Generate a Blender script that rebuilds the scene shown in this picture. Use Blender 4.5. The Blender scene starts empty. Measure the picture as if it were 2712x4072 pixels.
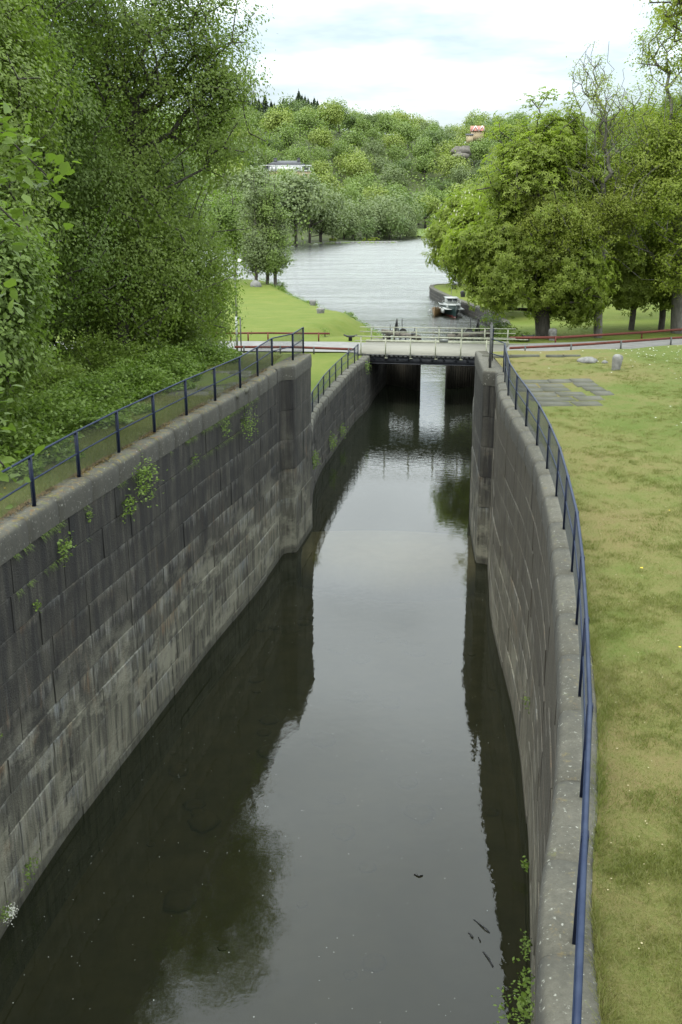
import bpy, math, numpy as np
from math import radians as R
sc = bpy.context.scene
col = sc.collection
# ---------------------------------------------------------------- camera
CAM_Z = 14.1
cam_d = bpy.data.cameras.new("camera"); cam = bpy.data.objects.new("camera", cam_d); col.objects.link(cam)
cam.location = (0, 0, CAM_Z); cam.rotation_euler = (R(90 - 17), 0, 0)
cam_d.sensor_fit = 'VERTICAL'; cam_d.sensor_height = 36; cam_d.sensor_width = 24; cam_d.lens = 35.0
cam_d.clip_start = 0.1; cam_d.clip_end = 9000
sc.camera = cam
# ---------------------------------------------------------------- world and sun
SUN_EL, SUN_AZ = R(52), R(228)      # azimuth clockwise from +Y (north): sun behind-left
w = bpy.data.worlds.new("World"); sc.world = w; w.use_nodes = True
nt = w.node_tree; nt.nodes.clear()
N = lambda t, **k: _n(nt, t, **k)
def _n(tree, t, **k):
    n = tree.nodes.new(t)
    for a, b in k.items():
        if a == 'inp':
            for i, v in b.items():
                if hasattr(v, 'is_output') or isinstance(v, bpy.types.NodeSocket): tree.links.new(v, n.inputs[i])
                else: n.inputs[i].default_value = v
        else: setattr(n, a, b)
    return n
sky = N('ShaderNodeTexSky', sky_type='NISHITA', sun_disc=False, sun_elevation=SUN_EL, sun_rotation=SUN_AZ, air_density=1.0, dust_density=2.0, ozone_density=1.0)
bg1 = N('ShaderNodeBackground', inp={0: sky.outputs[0], 1: 0.15})
tc = N('ShaderNodeTexCoord')
sep = N('ShaderNodeSeparateXYZ', inp={0: tc.outputs['Generated']})
zc = N('ShaderNodeMath', operation='MAXIMUM', inp={0: sep.outputs[2], 1: 0.0})
zd = N('ShaderNodeMath', operation='ADD', inp={0: zc.outputs[0], 1: 0.10})
dx = N('ShaderNodeMath', operation='DIVIDE', inp={0: sep.outputs[0], 1: zd.outputs[0]})
dy = N('ShaderNodeMath', operation='DIVIDE', inp={0: sep.outputs[1], 1: zd.outputs[0]})
cv = N('ShaderNodeCombineXYZ', inp={0: dx.outputs[0], 1: dy.outputs[0], 2: 0.35})
cn = N('ShaderNodeTexNoise', inp={'Vector': cv.outputs[0], 'Scale': 0.55, 'Detail': 6.0, 'Roughness': 0.55})
cel = N('ShaderNodeMapRange', inp={0: zc.outputs[0], 1: 0.03, 2: 0.2, 3: -0.10, 4: 0.10})
csum = N('ShaderNodeMath', operation='ADD', inp={0: cn.outputs[0], 1: cel.outputs[0]})
cr = N('ShaderNodeMapRange', inp={0: csum.outputs[0], 1: 0.43, 2: 0.60, 3: 0.30, 4: 1.0})
cn2 = N('ShaderNodeTexNoise', inp={'Vector': cv.outputs[0], 'Scale': 1.3, 'Detail': 4.0})
cs = N('ShaderNodeMapRange', inp={0: cn2.outputs[0], 1: 0.35, 2: 0.65, 3: 1.06, 4: 0.78})
ce = N('ShaderNodeMapRange', inp={0: zc.outputs[0], 1: 0.0, 2: 0.62, 3: 0.84, 4: 4.0})
cm = N('ShaderNodeMath', operation='MULTIPLY', inp={0: cs.outputs[0], 1: ce.outputs[0]})
cm2 = N('ShaderNodeMath', operation='MULTIPLY', inp={0: cm.outputs[0], 1: 1.05})
bg2 = N('ShaderNodeBackground', inp={0: (0.90, 0.98, 1.0, 1), 1: cm2.outputs[0]})
mx = N('ShaderNodeMixShader', inp={0: cr.outputs[0], 1: bg1.outputs[0], 2: bg2.outputs[0]})
wo = N('ShaderNodeOutputWorld', inp={0: mx.outputs[0]})
sl = bpy.data.lights.new("sun", 'SUN'); so = bpy.data.objects.new("sun", sl); col.objects.link(so)
sl.energy = 1.5; sl.angle = R(12); sl.color = (1.0, 0.96, 0.88)
# light travels away from the sun position
sx, sy = math.sin(SUN_AZ), math.cos(SUN_AZ)
so.rotation_euler = (R(90) - SUN_EL, 0, math.pi - SUN_AZ)
sc.view_settings.view_transform = 'Standard'; sc.view_settings.look = 'None'
sc.view_settings.exposure = 0.2; sc.view_settings.gamma = 1.0
sc.render.engine = 'CYCLES'
sc.cycles.max_bounces = 7; sc.cycles.diffuse_bounces = 4; sc.cycles.glossy_bounces = 3
sc.cycles.transmission_bounces = 4; sc.cycles.transparent_max_bounces = 8
# ---------------------------------------------------------------- helpers
def rng(s): return np.random.default_rng(s)
def tag(o, label=None, cat=None, group=None, kind=None):
    if label: o['label'] = label
    if cat: o['category'] = cat
    if group: o['group'] = group
    if kind: o['kind'] = kind
    return o
def empty(name, loc, label, cat, group=None, rz=0):
    o = bpy.data.objects.new(name, None); col.objects.link(o); o.location = loc; o.rotation_euler[2] = rz
    o.empty_display_size = 0.3
    return tag(o, label, cat, group)
def wloc(o):
    v = np.zeros(3)
    while o is not None: v += np.array(o.location); o = o.parent
    return v
def raw_mesh(name, V, F, mat, parent=None, smooth=False, attrs=None, uvs=None, world=True):
    """V (n,3); F either (m,k) int array or list of tuples. attrs: {name: per-face floats}; uvs per-loop (l,2)"""
    V = np.asarray(V, dtype=np.float32).reshape(-1, 3)
    if parent is not None and world: V = V - wloc(parent).astype(np.float32)
    me = bpy.data.meshes.new(name)
    if isinstance(F, np.ndarray):
        k = F.shape[1]; m = F.shape[0]
        loops = F.reshape(-1); starts = np.arange(0, m * k, k)
    else:
        m = len(F); lens = np.array([len(f) for f in F]); starts = np.concatenate([[0], np.cumsum(lens)[:-1]]) if m else np.array([])
        loops = np.array([i for f in F for i in f])
    me.vertices.add(len(V)); me.vertices.foreach_set('co', V.reshape(-1))
    me.loops.add(len(loops)); me.loops.foreach_set('vertex_index', loops.astype(np.int32))
    me.polygons.add(m); me.polygons.foreach_set('loop_start', starts.astype(np.int32))
    me.update(calc_edges=True)
    if uvs is not None:
        uv = me.uv_layers.new(name='UVMap'); uv.data.foreach_set('uv', np.asarray(uvs, dtype=np.float32).reshape(-1))
    for an, av in (attrs or {}).items():
        at = me.attributes.new(an, 'FLOAT', 'FACE'); at.data.foreach_set('value', np.asarray(av, dtype=np.float32))
    me.validate(clean_customdata=False)
    if smooth: me.polygons.foreach_set('use_smooth', np.ones(len(me.polygons), dtype=bool))
    if mat is not None: me.materials.append(mat)
    o = bpy.data.objects.new(name, me); col.objects.link(o)
    if parent is not None: o.parent = parent
    return o
def copy_tree(o, parent=None):
    c = o.copy(); col.objects.link(c); c.parent = parent
    for ch in list(o.children): copy_tree(ch, c)
    return c
class MB:
    def __init__(s): s.V = []; s.F = []; s.A = []
    def add(s, V, F, a=0.0):
        b = len(s.V); s.V += [tuple(v) for v in V]
        for f in F: s.F.append(tuple(b + i for i in f)); s.A.append(a)
        return s
    def box(s, c, size, rz=0, a=0.0, rx=0, ry=0):
        hx, hy, hz = [q / 2 for q in size]; V = []
        cz, szz = math.cos(rz), math.sin(rz); cxx, sxx = math.cos(rx), math.sin(rx); cyy, syy = math.cos(ry), math.sin(ry)
        for x in (-hx, hx):
            for y in (-hy, hy):
                for z in (-hz, hz):
                    y1, z1 = y * cxx - z * sxx, y * sxx + z * cxx
                    x2, z2 = x * cyy + z1 * syy, -x * syy + z1 * cyy
                    V.append((c[0] + x2 * cz - y1 * szz, c[1] + x2 * szz + y1 * cz, c[2] + z2))
        return s.add(V, [(0, 1, 3, 2), (4, 6, 7, 5), (0, 4, 5, 1), (2, 3, 7, 6), (0, 2, 6, 4), (1, 5, 7, 3)], a)
    def bar(s, p, q, wd, ht, a=0.0):
        """box beam between two points; wd horizontal width, ht height"""
        p = np.array(p, float); q = np.array(q, float); d = q - p; L = np.linalg.norm(d); d /= L
        up = np.array([0, 0, 1.0]);
        if abs(d[2]) > .95: up = np.array([0, 1.0, 0])
        r = np.cross(d, up); r /= np.linalg.norm(r); u = np.cross(r, d)
        V = []
        for b in (p, q):
            for i, j in ((-1, -1), (1, -1), (1, 1), (-1, 1)): V.append(b + r * i * wd / 2 + u * j * ht / 2)
        return s.add(V, [(0, 3, 2, 1), (4, 5, 6, 7), (0, 1, 5, 4), (1, 2, 6, 5), (2, 3, 7, 6), (3, 0, 4, 7)], a)
    def tube(s, pts, rad, n=8, cap=True, a=0.0):
        P = [np.array(p, float) for p in pts]; m = len(P)
        if not hasattr(rad, '__len__'): rad = [rad] * m
        V = []; F = []
        for i in range(m):
            d = P[min(i + 1, m - 1)] - P[max(i - 1, 0)]; d /= (np.linalg.norm(d) + 1e-9)
            ref = np.array([0, 0, 1.0]) if abs(d[2]) < .9 else np.array([1.0, 0, 0])
            r = np.cross(d, ref); r /= np.linalg.norm(r); u = np.cross(r, d)
            for k in range(n):
                t = 2 * math.pi * k / n; V.append(P[i] + (r * math.cos(t) + u * math.sin(t)) * rad[i])
        for i in range(m - 1):
            for k in range(n):
                k2 = (k + 1) % n; F.append((i * n + k, i * n + k2, (i + 1) * n + k2, (i + 1) * n + k))
        if cap: F.append(tuple(range(n))[::-1]); F.append(tuple((m - 1) * n + k for k in range(n)))
        return s.add(V, F, a)
    def lathe(s, c, prof, n=16, a=0.0, wob=0, seed=0):
        g = rng(seed); V = []; F = []; m = len(prof)
        wv = 1 + wob * g.standard_normal((m, n))
        for i, (r, z) in enumerate(prof):
            for k in range(n):
                t = 2 * math.pi * k / n; V.append((c[0] + r * wv[i, k] * math.cos(t), c[1] + r * wv[i, k] * math.sin(t), c[2] + z))
        for i in range(m - 1):
            for k in range(n): k2 = (k + 1) % n; F.append((i * n + k, i * n + k2, (i + 1) * n + k2, (i + 1) * n + k))
        F.append(tuple(range(n))[::-1]); F.append(tuple((m - 1) * n + k for k in range(n)))
        return s.add(V, F, a)
    def prism(s, poly, z0, z1, a=0.0):
        n = len(poly); V = [(x, y, z0) for x, y in poly] + [(x, y, z1) for x, y in poly]
        F = [tuple(range(n))[::-1], tuple(range(n, 2 * n))] + [(i, (i + 1) % n, n + (i + 1) % n, n + i) for i in range(n)]
        return s.add(V, F, a)
    def build(s, name, mat, parent=None, smooth=False, world=True):
        return raw_mesh(name, s.V, s.F, mat, parent, smooth, {'rnd': s.A}, world=world)
def spline(P, step):
    """Catmull-Rom through 2D points resampled at ~step"""
    P = np.array(P, float); out = []
    Q = np.vstack([2 * P[0] - P[1], P, 2 * P[-1] - P[-2]])
    for i in range(1, len(Q) - 2):
        p0, p1, p2, p3 = Q[i - 1:i + 3]; L = np.linalg.norm(p2 - p1); n = max(1, int(round(L / step)))
        for k in range(n):
            t = k / n
            out.append(.5 * ((2 * p1) + (-p0 + p2) * t + (2 * p0 - 5 * p1 + 4 * p2 - p3) * t * t + (-p0 + 3 * p1 - 3 * p2 + p3) * t ** 3))
    out.append(P[-1]); return np.array(out)
class Path:
    def __init__(s, P):
        s.P = np.array(P, float); d = np.diff(s.P, axis=0); s.L = np.concatenate([[0], np.cumsum(np.linalg.norm(d, axis=1))]); s.len = s.L[-1]
    def at(s, u):
        u = min(max(u, 0), s.len - 1e-6); i = int(np.searchsorted(s.L, u, side='right') - 1); i = min(i, len(s.P) - 2)
        t = (u - s.L[i]) / (s.L[i + 1] - s.L[i] + 1e-12); return s.P[i] * (1 - t) + s.P[i + 1] * t
    def tan(s, u, e=.15):
        d = s.at(u + e) - s.at(u - e); return d / (np.linalg.norm(d) + 1e-9)
    def nrm(s, u, side, e=.12):   # side=+1: normal to the right of the travel direction
        t = s.tan(u, e); return np.array([t[1], -t[0]]) * side
# ---------------------------------------------------------------- materials
def mat(name):
    m = bpy.data.materials.new(name); m.use_nodes = True; t = m.node_tree; b = t.nodes['Principled BSDF']; return m, t, b
def ramp(t, fac, stops):
    n = t.nodes.new('ShaderNodeValToRGB'); t.links.new(fac, n.inputs[0]); e = n.color_ramp.elements
    while len(e) < len(stops): e.new(.5)
    for x, (p, c) in zip(e, stops): x.position = p; x.color = (*c, 1) if len(c) == 3 else c
    return n.outputs[0]
def noise(t, vec, scale, detail=4, rough=.55, dist=0):
    n = _n(t, 'ShaderNodeTexNoise', inp={'Vector': vec, 'Scale': scale, 'Detail': float(detail), 'Roughness': rough, 'Distortion': dist}); return n.outputs[0]
def math_(t, op, a, b=0.0, c=0.0, clamp=False): return _n(t, 'ShaderNodeMath', operation=op, use_clamp=clamp, inp={0: a, 1: b, 2: c}).outputs[0]
def mapr(t, v, a, b, c=0.0, d=1.0): return _n(t, 'ShaderNodeMapRange', inp={0: v, 1: a, 2: b, 3: c, 4: d}).outputs[0]
def mixc(t, f, a, b, mode='MIX'):
    n = t.nodes.new('ShaderNodeMix'); n.data_type = 'RGBA'; n.blend_type = mode
    for i, v in ((0, f), (6, a), (7, b)):
        if isinstance(v, bpy.types.NodeSocket): t.links.new(v, n.inputs[i])
        else: n.inputs[i].default_value = v if i == 0 else ((*v, 1) if len(v) == 3 else v)
    return n.outputs[2]
def scaled(t, vec, s):
    return _n(t, 'ShaderNodeVectorMath', operation='MULTIPLY', inp={0: vec, 1: s}).outputs[0]
def bump(t, b, h, strength=.3, dist=.02):
    n = _n(t, 'ShaderNodeBump', inp={'Strength': strength, 'Distance': dist, 'Height': h}); t.links.new(n.outputs[0], b.inputs['Normal'])
def geo(t): return t.nodes.new('ShaderNodeNewGeometry').outputs['Position']
def attr(t, n='rnd'): return _n(t, 'ShaderNodeAttribute', attribute_name=n).outputs['Fac']
def simple(name, c1, c2, scale=6, rough=.7, bmp=.2, metallic=0, stretch=(1, 1, 1), useattr=0):
    m, t, b = mat(name); p = scaled(t, geo(t), stretch); n = noise(t, p, scale, 5)
    f = mapr(t, n, .3, .7)
    if useattr: f = math_(t, 'ADD', math_(t, 'MULTIPLY', f, 1 - useattr), math_(t, 'MULTIPLY', attr(t), useattr))
    t.links.new(mixc(t, f, c1, c2), b.inputs['Base Color']); b.inputs['Roughness'].default_value = rough; b.inputs['Metallic'].default_value = metallic
    b.inputs['Specular IOR Level'].default_value = .35
    if bmp: bump(t, b, n, bmp, .01)
    return m
def foliage(name, cA, cB, cC, transl=.35, clump=.35):
    m = bpy.data.materials.new(name); m.use_nodes = True; t = m.node_tree; t.nodes.clear()
    f = math_(t, 'ADD', math_(t, 'MULTIPLY', attr(t), .55), math_(t, 'MULTIPLY', mapr(t, noise(t, geo(t), clump, 3), .3, .7), .45))
    c = ramp(t, f, [(0.0, cA), (.5, cB), (1.0, cC)])
    p = _n(t, 'ShaderNodeBsdfPrincipled', inp={'Base Color': c, 'Roughness': .55, 'Specular IOR Level': .35})
    tc_ = mixc(t, 1.0, c, (1.1, 1.25, .7), 'MULTIPLY')
    tr = _n(t, 'ShaderNodeBsdfTranslucent', inp={0: tc_})
    mx_ = _n(t, 'ShaderNodeMixShader', inp={0: transl, 1: p.outputs[0], 2: tr.outputs[0]})
    _n(t, 'ShaderNodeOutputMaterial', inp={0: mx_.outputs[0]}); return m
def wall_mat(name, ztop, ch, pale=1.0, warm=0.0, dark=.62):
    """stained granite masonry: UV = metres along the wall, metres up"""
    m, t, b = mat(name); uv = t.nodes.new('ShaderNodeUVMap').outputs[0]
    s = _n(t, 'ShaderNodeSeparateXYZ', inp={0: uv}); u, v = s.outputs[0], s.outputs[1]
    dep = math_(t, 'SUBTRACT', ztop, v); cc = math_(t, 'DIVIDE', dep, ch); fr = math_(t, 'FRACT', cc); ci = math_(t, 'FLOOR', cc)
    P3 = _n(t, 'ShaderNodeCombineXYZ', inp={0: u, 1: v, 2: 0.0}).outputs[0]
    base = noise(t, P3, 1.1, 6, .6); fine = noise(t, P3, 22, 5, .7)
    blk = attr(t)
    f0 = math_(t, 'ADD', math_(t, 'MULTIPLY', base, .75), math_(t, 'MULTIPLY', blk, .20))
    f0 = math_(t, 'ADD', f0, math_(t, 'MULTIPLY', math_(t, 'SUBTRACT', fine, .5), .5))
    c = ramp(t, f0, [(.15, (.018, .017, .015)), (.45, (.047, .044, .036)), (.72, (.090, .084, .066)), (.95, (.145, .136, .108))])
    # tall dark runs (algae) hanging from the coping
    vs = _n(t, 'ShaderNodeCombineXYZ', inp={0: math_(t, 'MULTIPLY', u, 2.2), 1: math_(t, 'MULTIPLY', v, .16), 2: 3.0}).outputs[0]
    run = mapr(t, noise(t, vs, 1.0, 5, .6), .46, .60)
    dk = math_(t, 'MULTIPLY', run, mapr(t, dep, .5, 7.2, 1.05, .35))
    c = mixc(t, math_(t, 'MULTIPLY', dk, .85), c, (.016, .016, .017))
    # pale lime streaks below the joints
    vq = _n(t, 'ShaderNodeCombineXYZ', inp={0: math_(t, 'MULTIPLY', u, 7.0), 1: math_(t, 'MULTIPLY', ci, 3.7), 2: 1.0}).outputs[0]
    ln = mapr(t, noise(t, vq, .8, 7, .75), .35, .75, -.1, 1.25)
    vz = _n(t, 'ShaderNodeCombineXYZ', inp={0: math_(t, 'MULTIPLY', u, .33), 1: math_(t, 'MULTIPLY', ci, 1.9), 2: 7.0}).outputs[0]
    zone = math_(t, 'MULTIPLY', mapr(t, noise(t, vz, 1.0, 2), .38, .50), mapr(t, dep, .8, 4.2, .15, 1.15))
    st = math_(t, 'SUBTRACT', math_(t, 'MULTIPLY', ln, zone), fr)
    stm = math_(t, 'MULTIPLY', mapr(t, math_(t, 'ADD', st, math_(t, 'MULTIPLY', math_(t, 'SUBTRACT', noise(t, P3, 3.5, 6, .7), .5), .9)), -.05, .42), mapr(t, noise(t, _n(t, 'ShaderNodeCombineXYZ', inp={0: math_(t, 'MULTIPLY', u, 16.0), 1: math_(t, 'MULTIPLY', v, 1.4), 2: 2.0}).outputs[0], 1.0, 5, .7), .36, .62, .12, 1.0))
    vc = noise(t, _n(t, 'ShaderNodeCombineXYZ', inp={0: math_(t, 'MULTIPLY', u, .8), 1: v, 2: 5.0}).outputs[0], 1.0, 2)
    pc = ramp(t, vc, [(.3, (.20, .22, .235)), (.5, (.30, .295, .26)), (.60, (.24, .215, .16)), (.70, (.22, .125, .06))])
    c = mixc(t, math_(t, 'MULTIPLY', stm, .85 * pale), c, pc)
    vf = _n(t, 'ShaderNodeCombineXYZ', inp={0: math_(t, 'MULTIPLY', u, 6.0), 1: math_(t, 'MULTIPLY', v, .35), 2: 9.0}).outputs[0]
    c = mixc(t, math_(t, 'MULTIPLY', mapr(t, noise(t, vf, 1.0, 6, .7), .52, .66), mapr(t, dep, .5, 3.5, .15, .35)), c, (.15, .147, .13))
    c = mixc(t, math_(t, 'MULTIPLY', mapr(t, noise(t, vf, 1.7, 6, .7), .54, .66), .45), c, (.018, .018, .018))
    # rust and ochre runs
    vr = _n(t, 'ShaderNodeCombineXYZ', inp={0: math_(t, 'MULTIPLY', u, 3.1), 1: math_(t, 'MULTIPLY', v, .55), 2: 11.0}).outputs[0]
    ru = math_(t, 'MULTIPLY', mapr(t, noise(t, vr, 1.0, 4, .65), .60, .70), mapr(t, math_(t, 'ABSOLUTE', math_(t, 'SUBTRACT', dep, 4.4)), .6, 3.0, 1.0, .1))
    c = mixc(t, math_(t, 'MULTIPLY', ru, .5), c, (.17, .10, .05))
    # general lightening with lime towards the old flood line, in blotches
    lw = math_(t, 'MULTIPLY', mapr(t, dep, 3.8, 6.2), mapr(t, noise(t, vs, 2.3, 5, .65), .38, .62))
    c = mixc(t, math_(t, 'MULTIPLY', lw, .62 * pale), c, (.27, .26, .19))
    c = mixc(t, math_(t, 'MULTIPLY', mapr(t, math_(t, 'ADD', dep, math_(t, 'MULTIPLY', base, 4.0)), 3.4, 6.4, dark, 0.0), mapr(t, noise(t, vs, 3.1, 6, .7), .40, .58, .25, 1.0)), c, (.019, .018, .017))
    pt_ = math_(t, 'MULTIPLY', mapr(t, noise(t, _n(t, 'ShaderNodeCombineXYZ', inp={0: math_(t, 'MULTIPLY', u, .55), 1: math_(t, 'MULTIPLY', v, .9), 2: 21.0}).outputs[0], 1.0, 7, .72), .50, .60), mapr(t, dep, 3.0, 5.2))
    c = mixc(t, math_(t, 'MULTIPLY', pt_, .75 * pale), c, (.26, .25, .19))
    # wet dark band and green slime at the water line
    wet = mapr(t, math_(t, 'ADD', v, math_(t, 'MULTIPLY', math_(t, 'SUBTRACT', base, .5), .25)), .22, .34, 1.0, 0.0)
    c = mixc(t, math_(t, 'MULTIPLY', wet, .62), c, (.026, .025, .018))
    mo = math_(t, 'MULTIPLY', mapr(t, noise(t, P3, 2.6, 6, .7), .62, .72), mapr(t, fr, .0, .35, 1, .25))
    c = mixc(t, math_(t, 'MULTIPLY', mo, .5), c, (.075, .095, .025))
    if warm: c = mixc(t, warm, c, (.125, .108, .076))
    t.links.new(c, b.inputs['Base Color']); b.inputs['Roughness'].default_value = .82; b.inputs['Specular IOR Level'].default_value = .3
    bump(t, b, math_(t, 'ADD', fine, math_(t, 'MULTIPLY', base, .8)), .9, .05); return m
def coping_mat(name, moss):
    m, t, b = mat(name); p = geo(t); n1 = noise(t, p, 2.2, 6, .65); n2 = noise(t, p, 11, 8, .85); n3 = noise(t, p, 5.5, 6, .75)
    f = math_(t, 'ADD', math_(t, 'MULTIPLY', n1, .45), math_(t, 'ADD', math_(t, 'MULTIPLY', attr(t), .16), math_(t, 'MULTIPLY', math_(t, 'SUBTRACT', n2, .25), .85)))
    c = ramp(t, f, [(.3, (.038, .036, .028)), (.5, (.074, .070, .053)), (.7, (.13, .123, .096)), (.85, (.24, .23, .20))])
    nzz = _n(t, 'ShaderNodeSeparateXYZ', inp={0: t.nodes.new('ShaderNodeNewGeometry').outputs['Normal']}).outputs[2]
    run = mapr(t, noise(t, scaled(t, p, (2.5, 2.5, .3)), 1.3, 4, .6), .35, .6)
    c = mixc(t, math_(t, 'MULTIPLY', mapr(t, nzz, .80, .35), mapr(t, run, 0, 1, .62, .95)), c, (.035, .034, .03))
    nr = mapr(t, nzz, .35, .9)
    c = mixc(t, .34, c, (.058, .054, .038))
    li = mapr(t, noise(t, p, 17, 4, .6), .62, .70); c = mixc(t, math_(t, 'MULTIPLY', li, .7), c, (.34, .34, .29))
    nz = _n(t, 'ShaderNodeSeparateXYZ', inp={0: t.nodes.new('ShaderNodeNewGeometry').outputs['Normal']}).outputs[2]
    mo = math_(t, 'MULTIPLY', mapr(t, n3, .60 - .10 * moss, .66 - .06 * moss), mapr(t, nz, .3, .8))
    mc = ramp(t, noise(t, p, 3.0, 3), [(.35, (.080, .10, .022)), (.5, (.15, .115, .026)), (.65, (.13, .065, .024))])
    c = mixc(t, math_(t, 'MULTIPLY', mo, .35 + .5 * moss), c, mc)
    t.links.new(c, b.inputs['Base Color']); b.inputs['Roughness'].default_value = .9
    bump(t, b, math_(t, 'ADD', n2, n3), .6, .02); return m
def grass_mat(name, near=True):
    m, t, b = mat(name); p = geo(t)
    n1 = noise(t, p, .32, 4, .55); n2 = noise(t, p, 1.6, 6, .7); n3 = noise(t, p, 9, 9, .9)
    f = math_(t, 'ADD', math_(t, 'MULTIPLY', n1, .45), math_(t, 'ADD', math_(t, 'MULTIPLY', n2, .35), math_(t, 'MULTIPLY', math_(t, 'SUBTRACT', n3, .27), .48)))
    if near:
        sepx = _n(t, 'ShaderNodeSeparateXYZ', inp={0: p})
        g = math_(t, 'MULTIPLY', mapr(t, math_(t, 'SUBTRACT', sepx.outputs[0], math_(t, 'MULTIPLY', sepx.outputs[1], .17)), 1.2, 6.0, -.01, .13), mapr(t, sepx.outputs[1], 7.0, 20.0))
        f = math_(t, 'ADD', f, math_(t, 'ADD', g, mapr(t, sepx.outputs[0], .5, -1.5, 0.0, .14)))
        c = ramp(t, f, [(.32, (.120, .086, .038)), (.45, (.142, .120, .045)), (.55, (.120, .122, .036)), (.64, (.088, .112, .023)), (.77, (.066, .100, .015))])
        sp = mapr(t, noise(t, p, 60, 2, .5), .66, .72); c = mixc(t, math_(t, 'MULTIPLY', sp, .5), c, (.26, .22, .13))
    else:
        c = ramp(t, f, [(.35, (.135, .145, .032)), (.5, (.105, .132, .022)), (.65, (.080, .115, .016))])
    t.links.new(c, b.inputs['Base Color']); b.inputs['Roughness'].default_value = .95; b.inputs['Specular IOR Level'].default_value = .15
    bump(t, b, math_(t, 'ADD', n3, math_(t, 'MULTIPLY', noise(t, p, 45, 3, .7), .8)), .8, .03); return m
M = {}
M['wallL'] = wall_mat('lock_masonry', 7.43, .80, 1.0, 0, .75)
M['wallR'] = wall_mat('lock_masonry_brown', 7.43, .80, .9, .34, .25)  # browner mix than the left wall, less dark towards the top
M['pier'] = wall_mat('pier_masonry', 7.43, 1.25, .75)
M['wallB'] = wall_mat('lower_masonry', 3.35, .5, .6)
M['copL'] = coping_mat('mossy_coping', 1.0); M['copR'] = coping_mat('granite_coping', .15)
M['grassN'] = grass_mat('rough_grass'); M['grassF'] = grass_mat('lawn_grass', False)
M['navy'] = simple('navy_paint', (.005, .008, .022), (.010, .015, .034), 9, .5, .05)
M['rail'] = simple('blue_grey_rail', (.010, .017, .042), (.022, .032, .06), 5, .5, .05, 0)
for k_m in ('navy', 'rail'): M[k_m].node_tree.nodes['Principled BSDF'].inputs['Specular IOR Level'].default_value = .16
M['wire'] = simple('galvanised_wire', (.035, .04, .04), (.07, .075, .07), 5, .5, 0, .3)
M['galv'] = simple('galvanised_steel', (.22, .23, .22), (.34, .35, .33), 8, .45, .05, .5)
M['railcream'] = simple('cream_rail_paint', (.18, .19, .13), (.32, .32, .24), 4, .55, .1)
M['deck'] = simple('worn_deck', (.16, .153, .125), (.22, .21, .172), 2.5, .85, .2, 0, (.3, 2, 1))
M['steel'] = simple('dark_steel', (.016, .018, .022), (.035, .036, .040), 2, .5, .15)
M['steelg'] = simple('grey_steel', (.05, .052, .05), (.09, .09, .085), 3, .6, .15)
M['asphalt'] = simple('pale_asphalt', (.14, .137, .128), (.20, .196, .184), 1.3, .9, .3)
M['red'] = simple('falu_red_paint', (.085, .020, .014), (.14, .034, .022), 5, .7, .2, 0, (1, 1, 4))
M['wood'] = simple('weathered_timber', (.07, .062, .05), (.15, .135, .11), 4, .85, .3, 0, (1, 1, 6))
M['gate'] = simple('dark_gate_timber', (.022, .020, .015), (.055, .048, .034), 1.6, .8, .4, 0, (4, 4, .6), .4)
M['stone'] = simple('granite', (.10, .098, .09), (.22, .215, .20), 5, .9, .6)
M['slab'] = simple('paving_stone', (.048, .050, .034), (.10, .097, .075), 3.5, .9, .5, 0, (1, 1, 1), .5)
M['rock'] = simple('grey_rock', (.07, .065, .055), (.15, .135, .115), .35, .95, .8)
M['bark'] = simple('bark', (.035, .030, .024), (.085, .075, .062), 7, .95, .8, 0, (1, 1, .3))
M['barkG'] = simple('grey_bark', (.075, .07, .058), (.15, .14, .12), 5, .95, .8, 0, (1, 1, .35))
M['boatwhite'] = simple('weathered_white', (.26, .27, .26), (.36, .37, .35), 3, .5, .05)
M['white'] = simple('white_paint', (.62, .63, .62), (.76, .76, .74), 3, .5, .05)
M['glass'] = simple('dark_glass', (.02, .025, .03), (.05, .06, .07), 2, .1, 0)
M['yellowwall'] = simple('yellow_plaster', (.40, .31, .19), (.46, .37, .24), .4, .85, .1)
M['slate'] = simple('dark_roof', (.055, .056, .062), (.085, .087, .094), .6, .7, .2)
M['redroof'] = simple('red_tile', (.36, .15, .12), (.46, .21, .17), .6, .8, .2)
M['mud'] = simple('lock_bed', (.045, .038, .020), (.085, .072, .040), 1.1, .9, .5)
M['sill'] = simple('pale_sill_stone', (.42, .38, .30), (.55, .50, .42), 1.4, .8, .3)
M['boatwood'] = simple('varnished_planks', (.13, .080, .034), (.24, .155, .07), 2.2, .45, .2, 0, (1, 1, 7))
M['boatdark'] = simple('dark_hull', (.010, .022, .022), (.018, .036, .034), 2, .35, .05)
M['boatred'] = simple('antifouling', (.16, .03, .025), (.22, .05, .04), 3, .6, .1)
M['rubber'] = simple('black_iron', (.012, .012, .012), (.03, .03, .03), 4, .6, .1)
M['earth'] = simple('forest_floor', (.035, .045, .015), (.07, .085, .028), .08, .95, .3)
M['meadow'] = simple('meadow', (.11, .16, .04), (.15, .20, .055), .05, .95, .3)
M['petal'] = simple('petals', (.42, .42, .35), (.58, .58, .5), 3, .6, 0)
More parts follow.
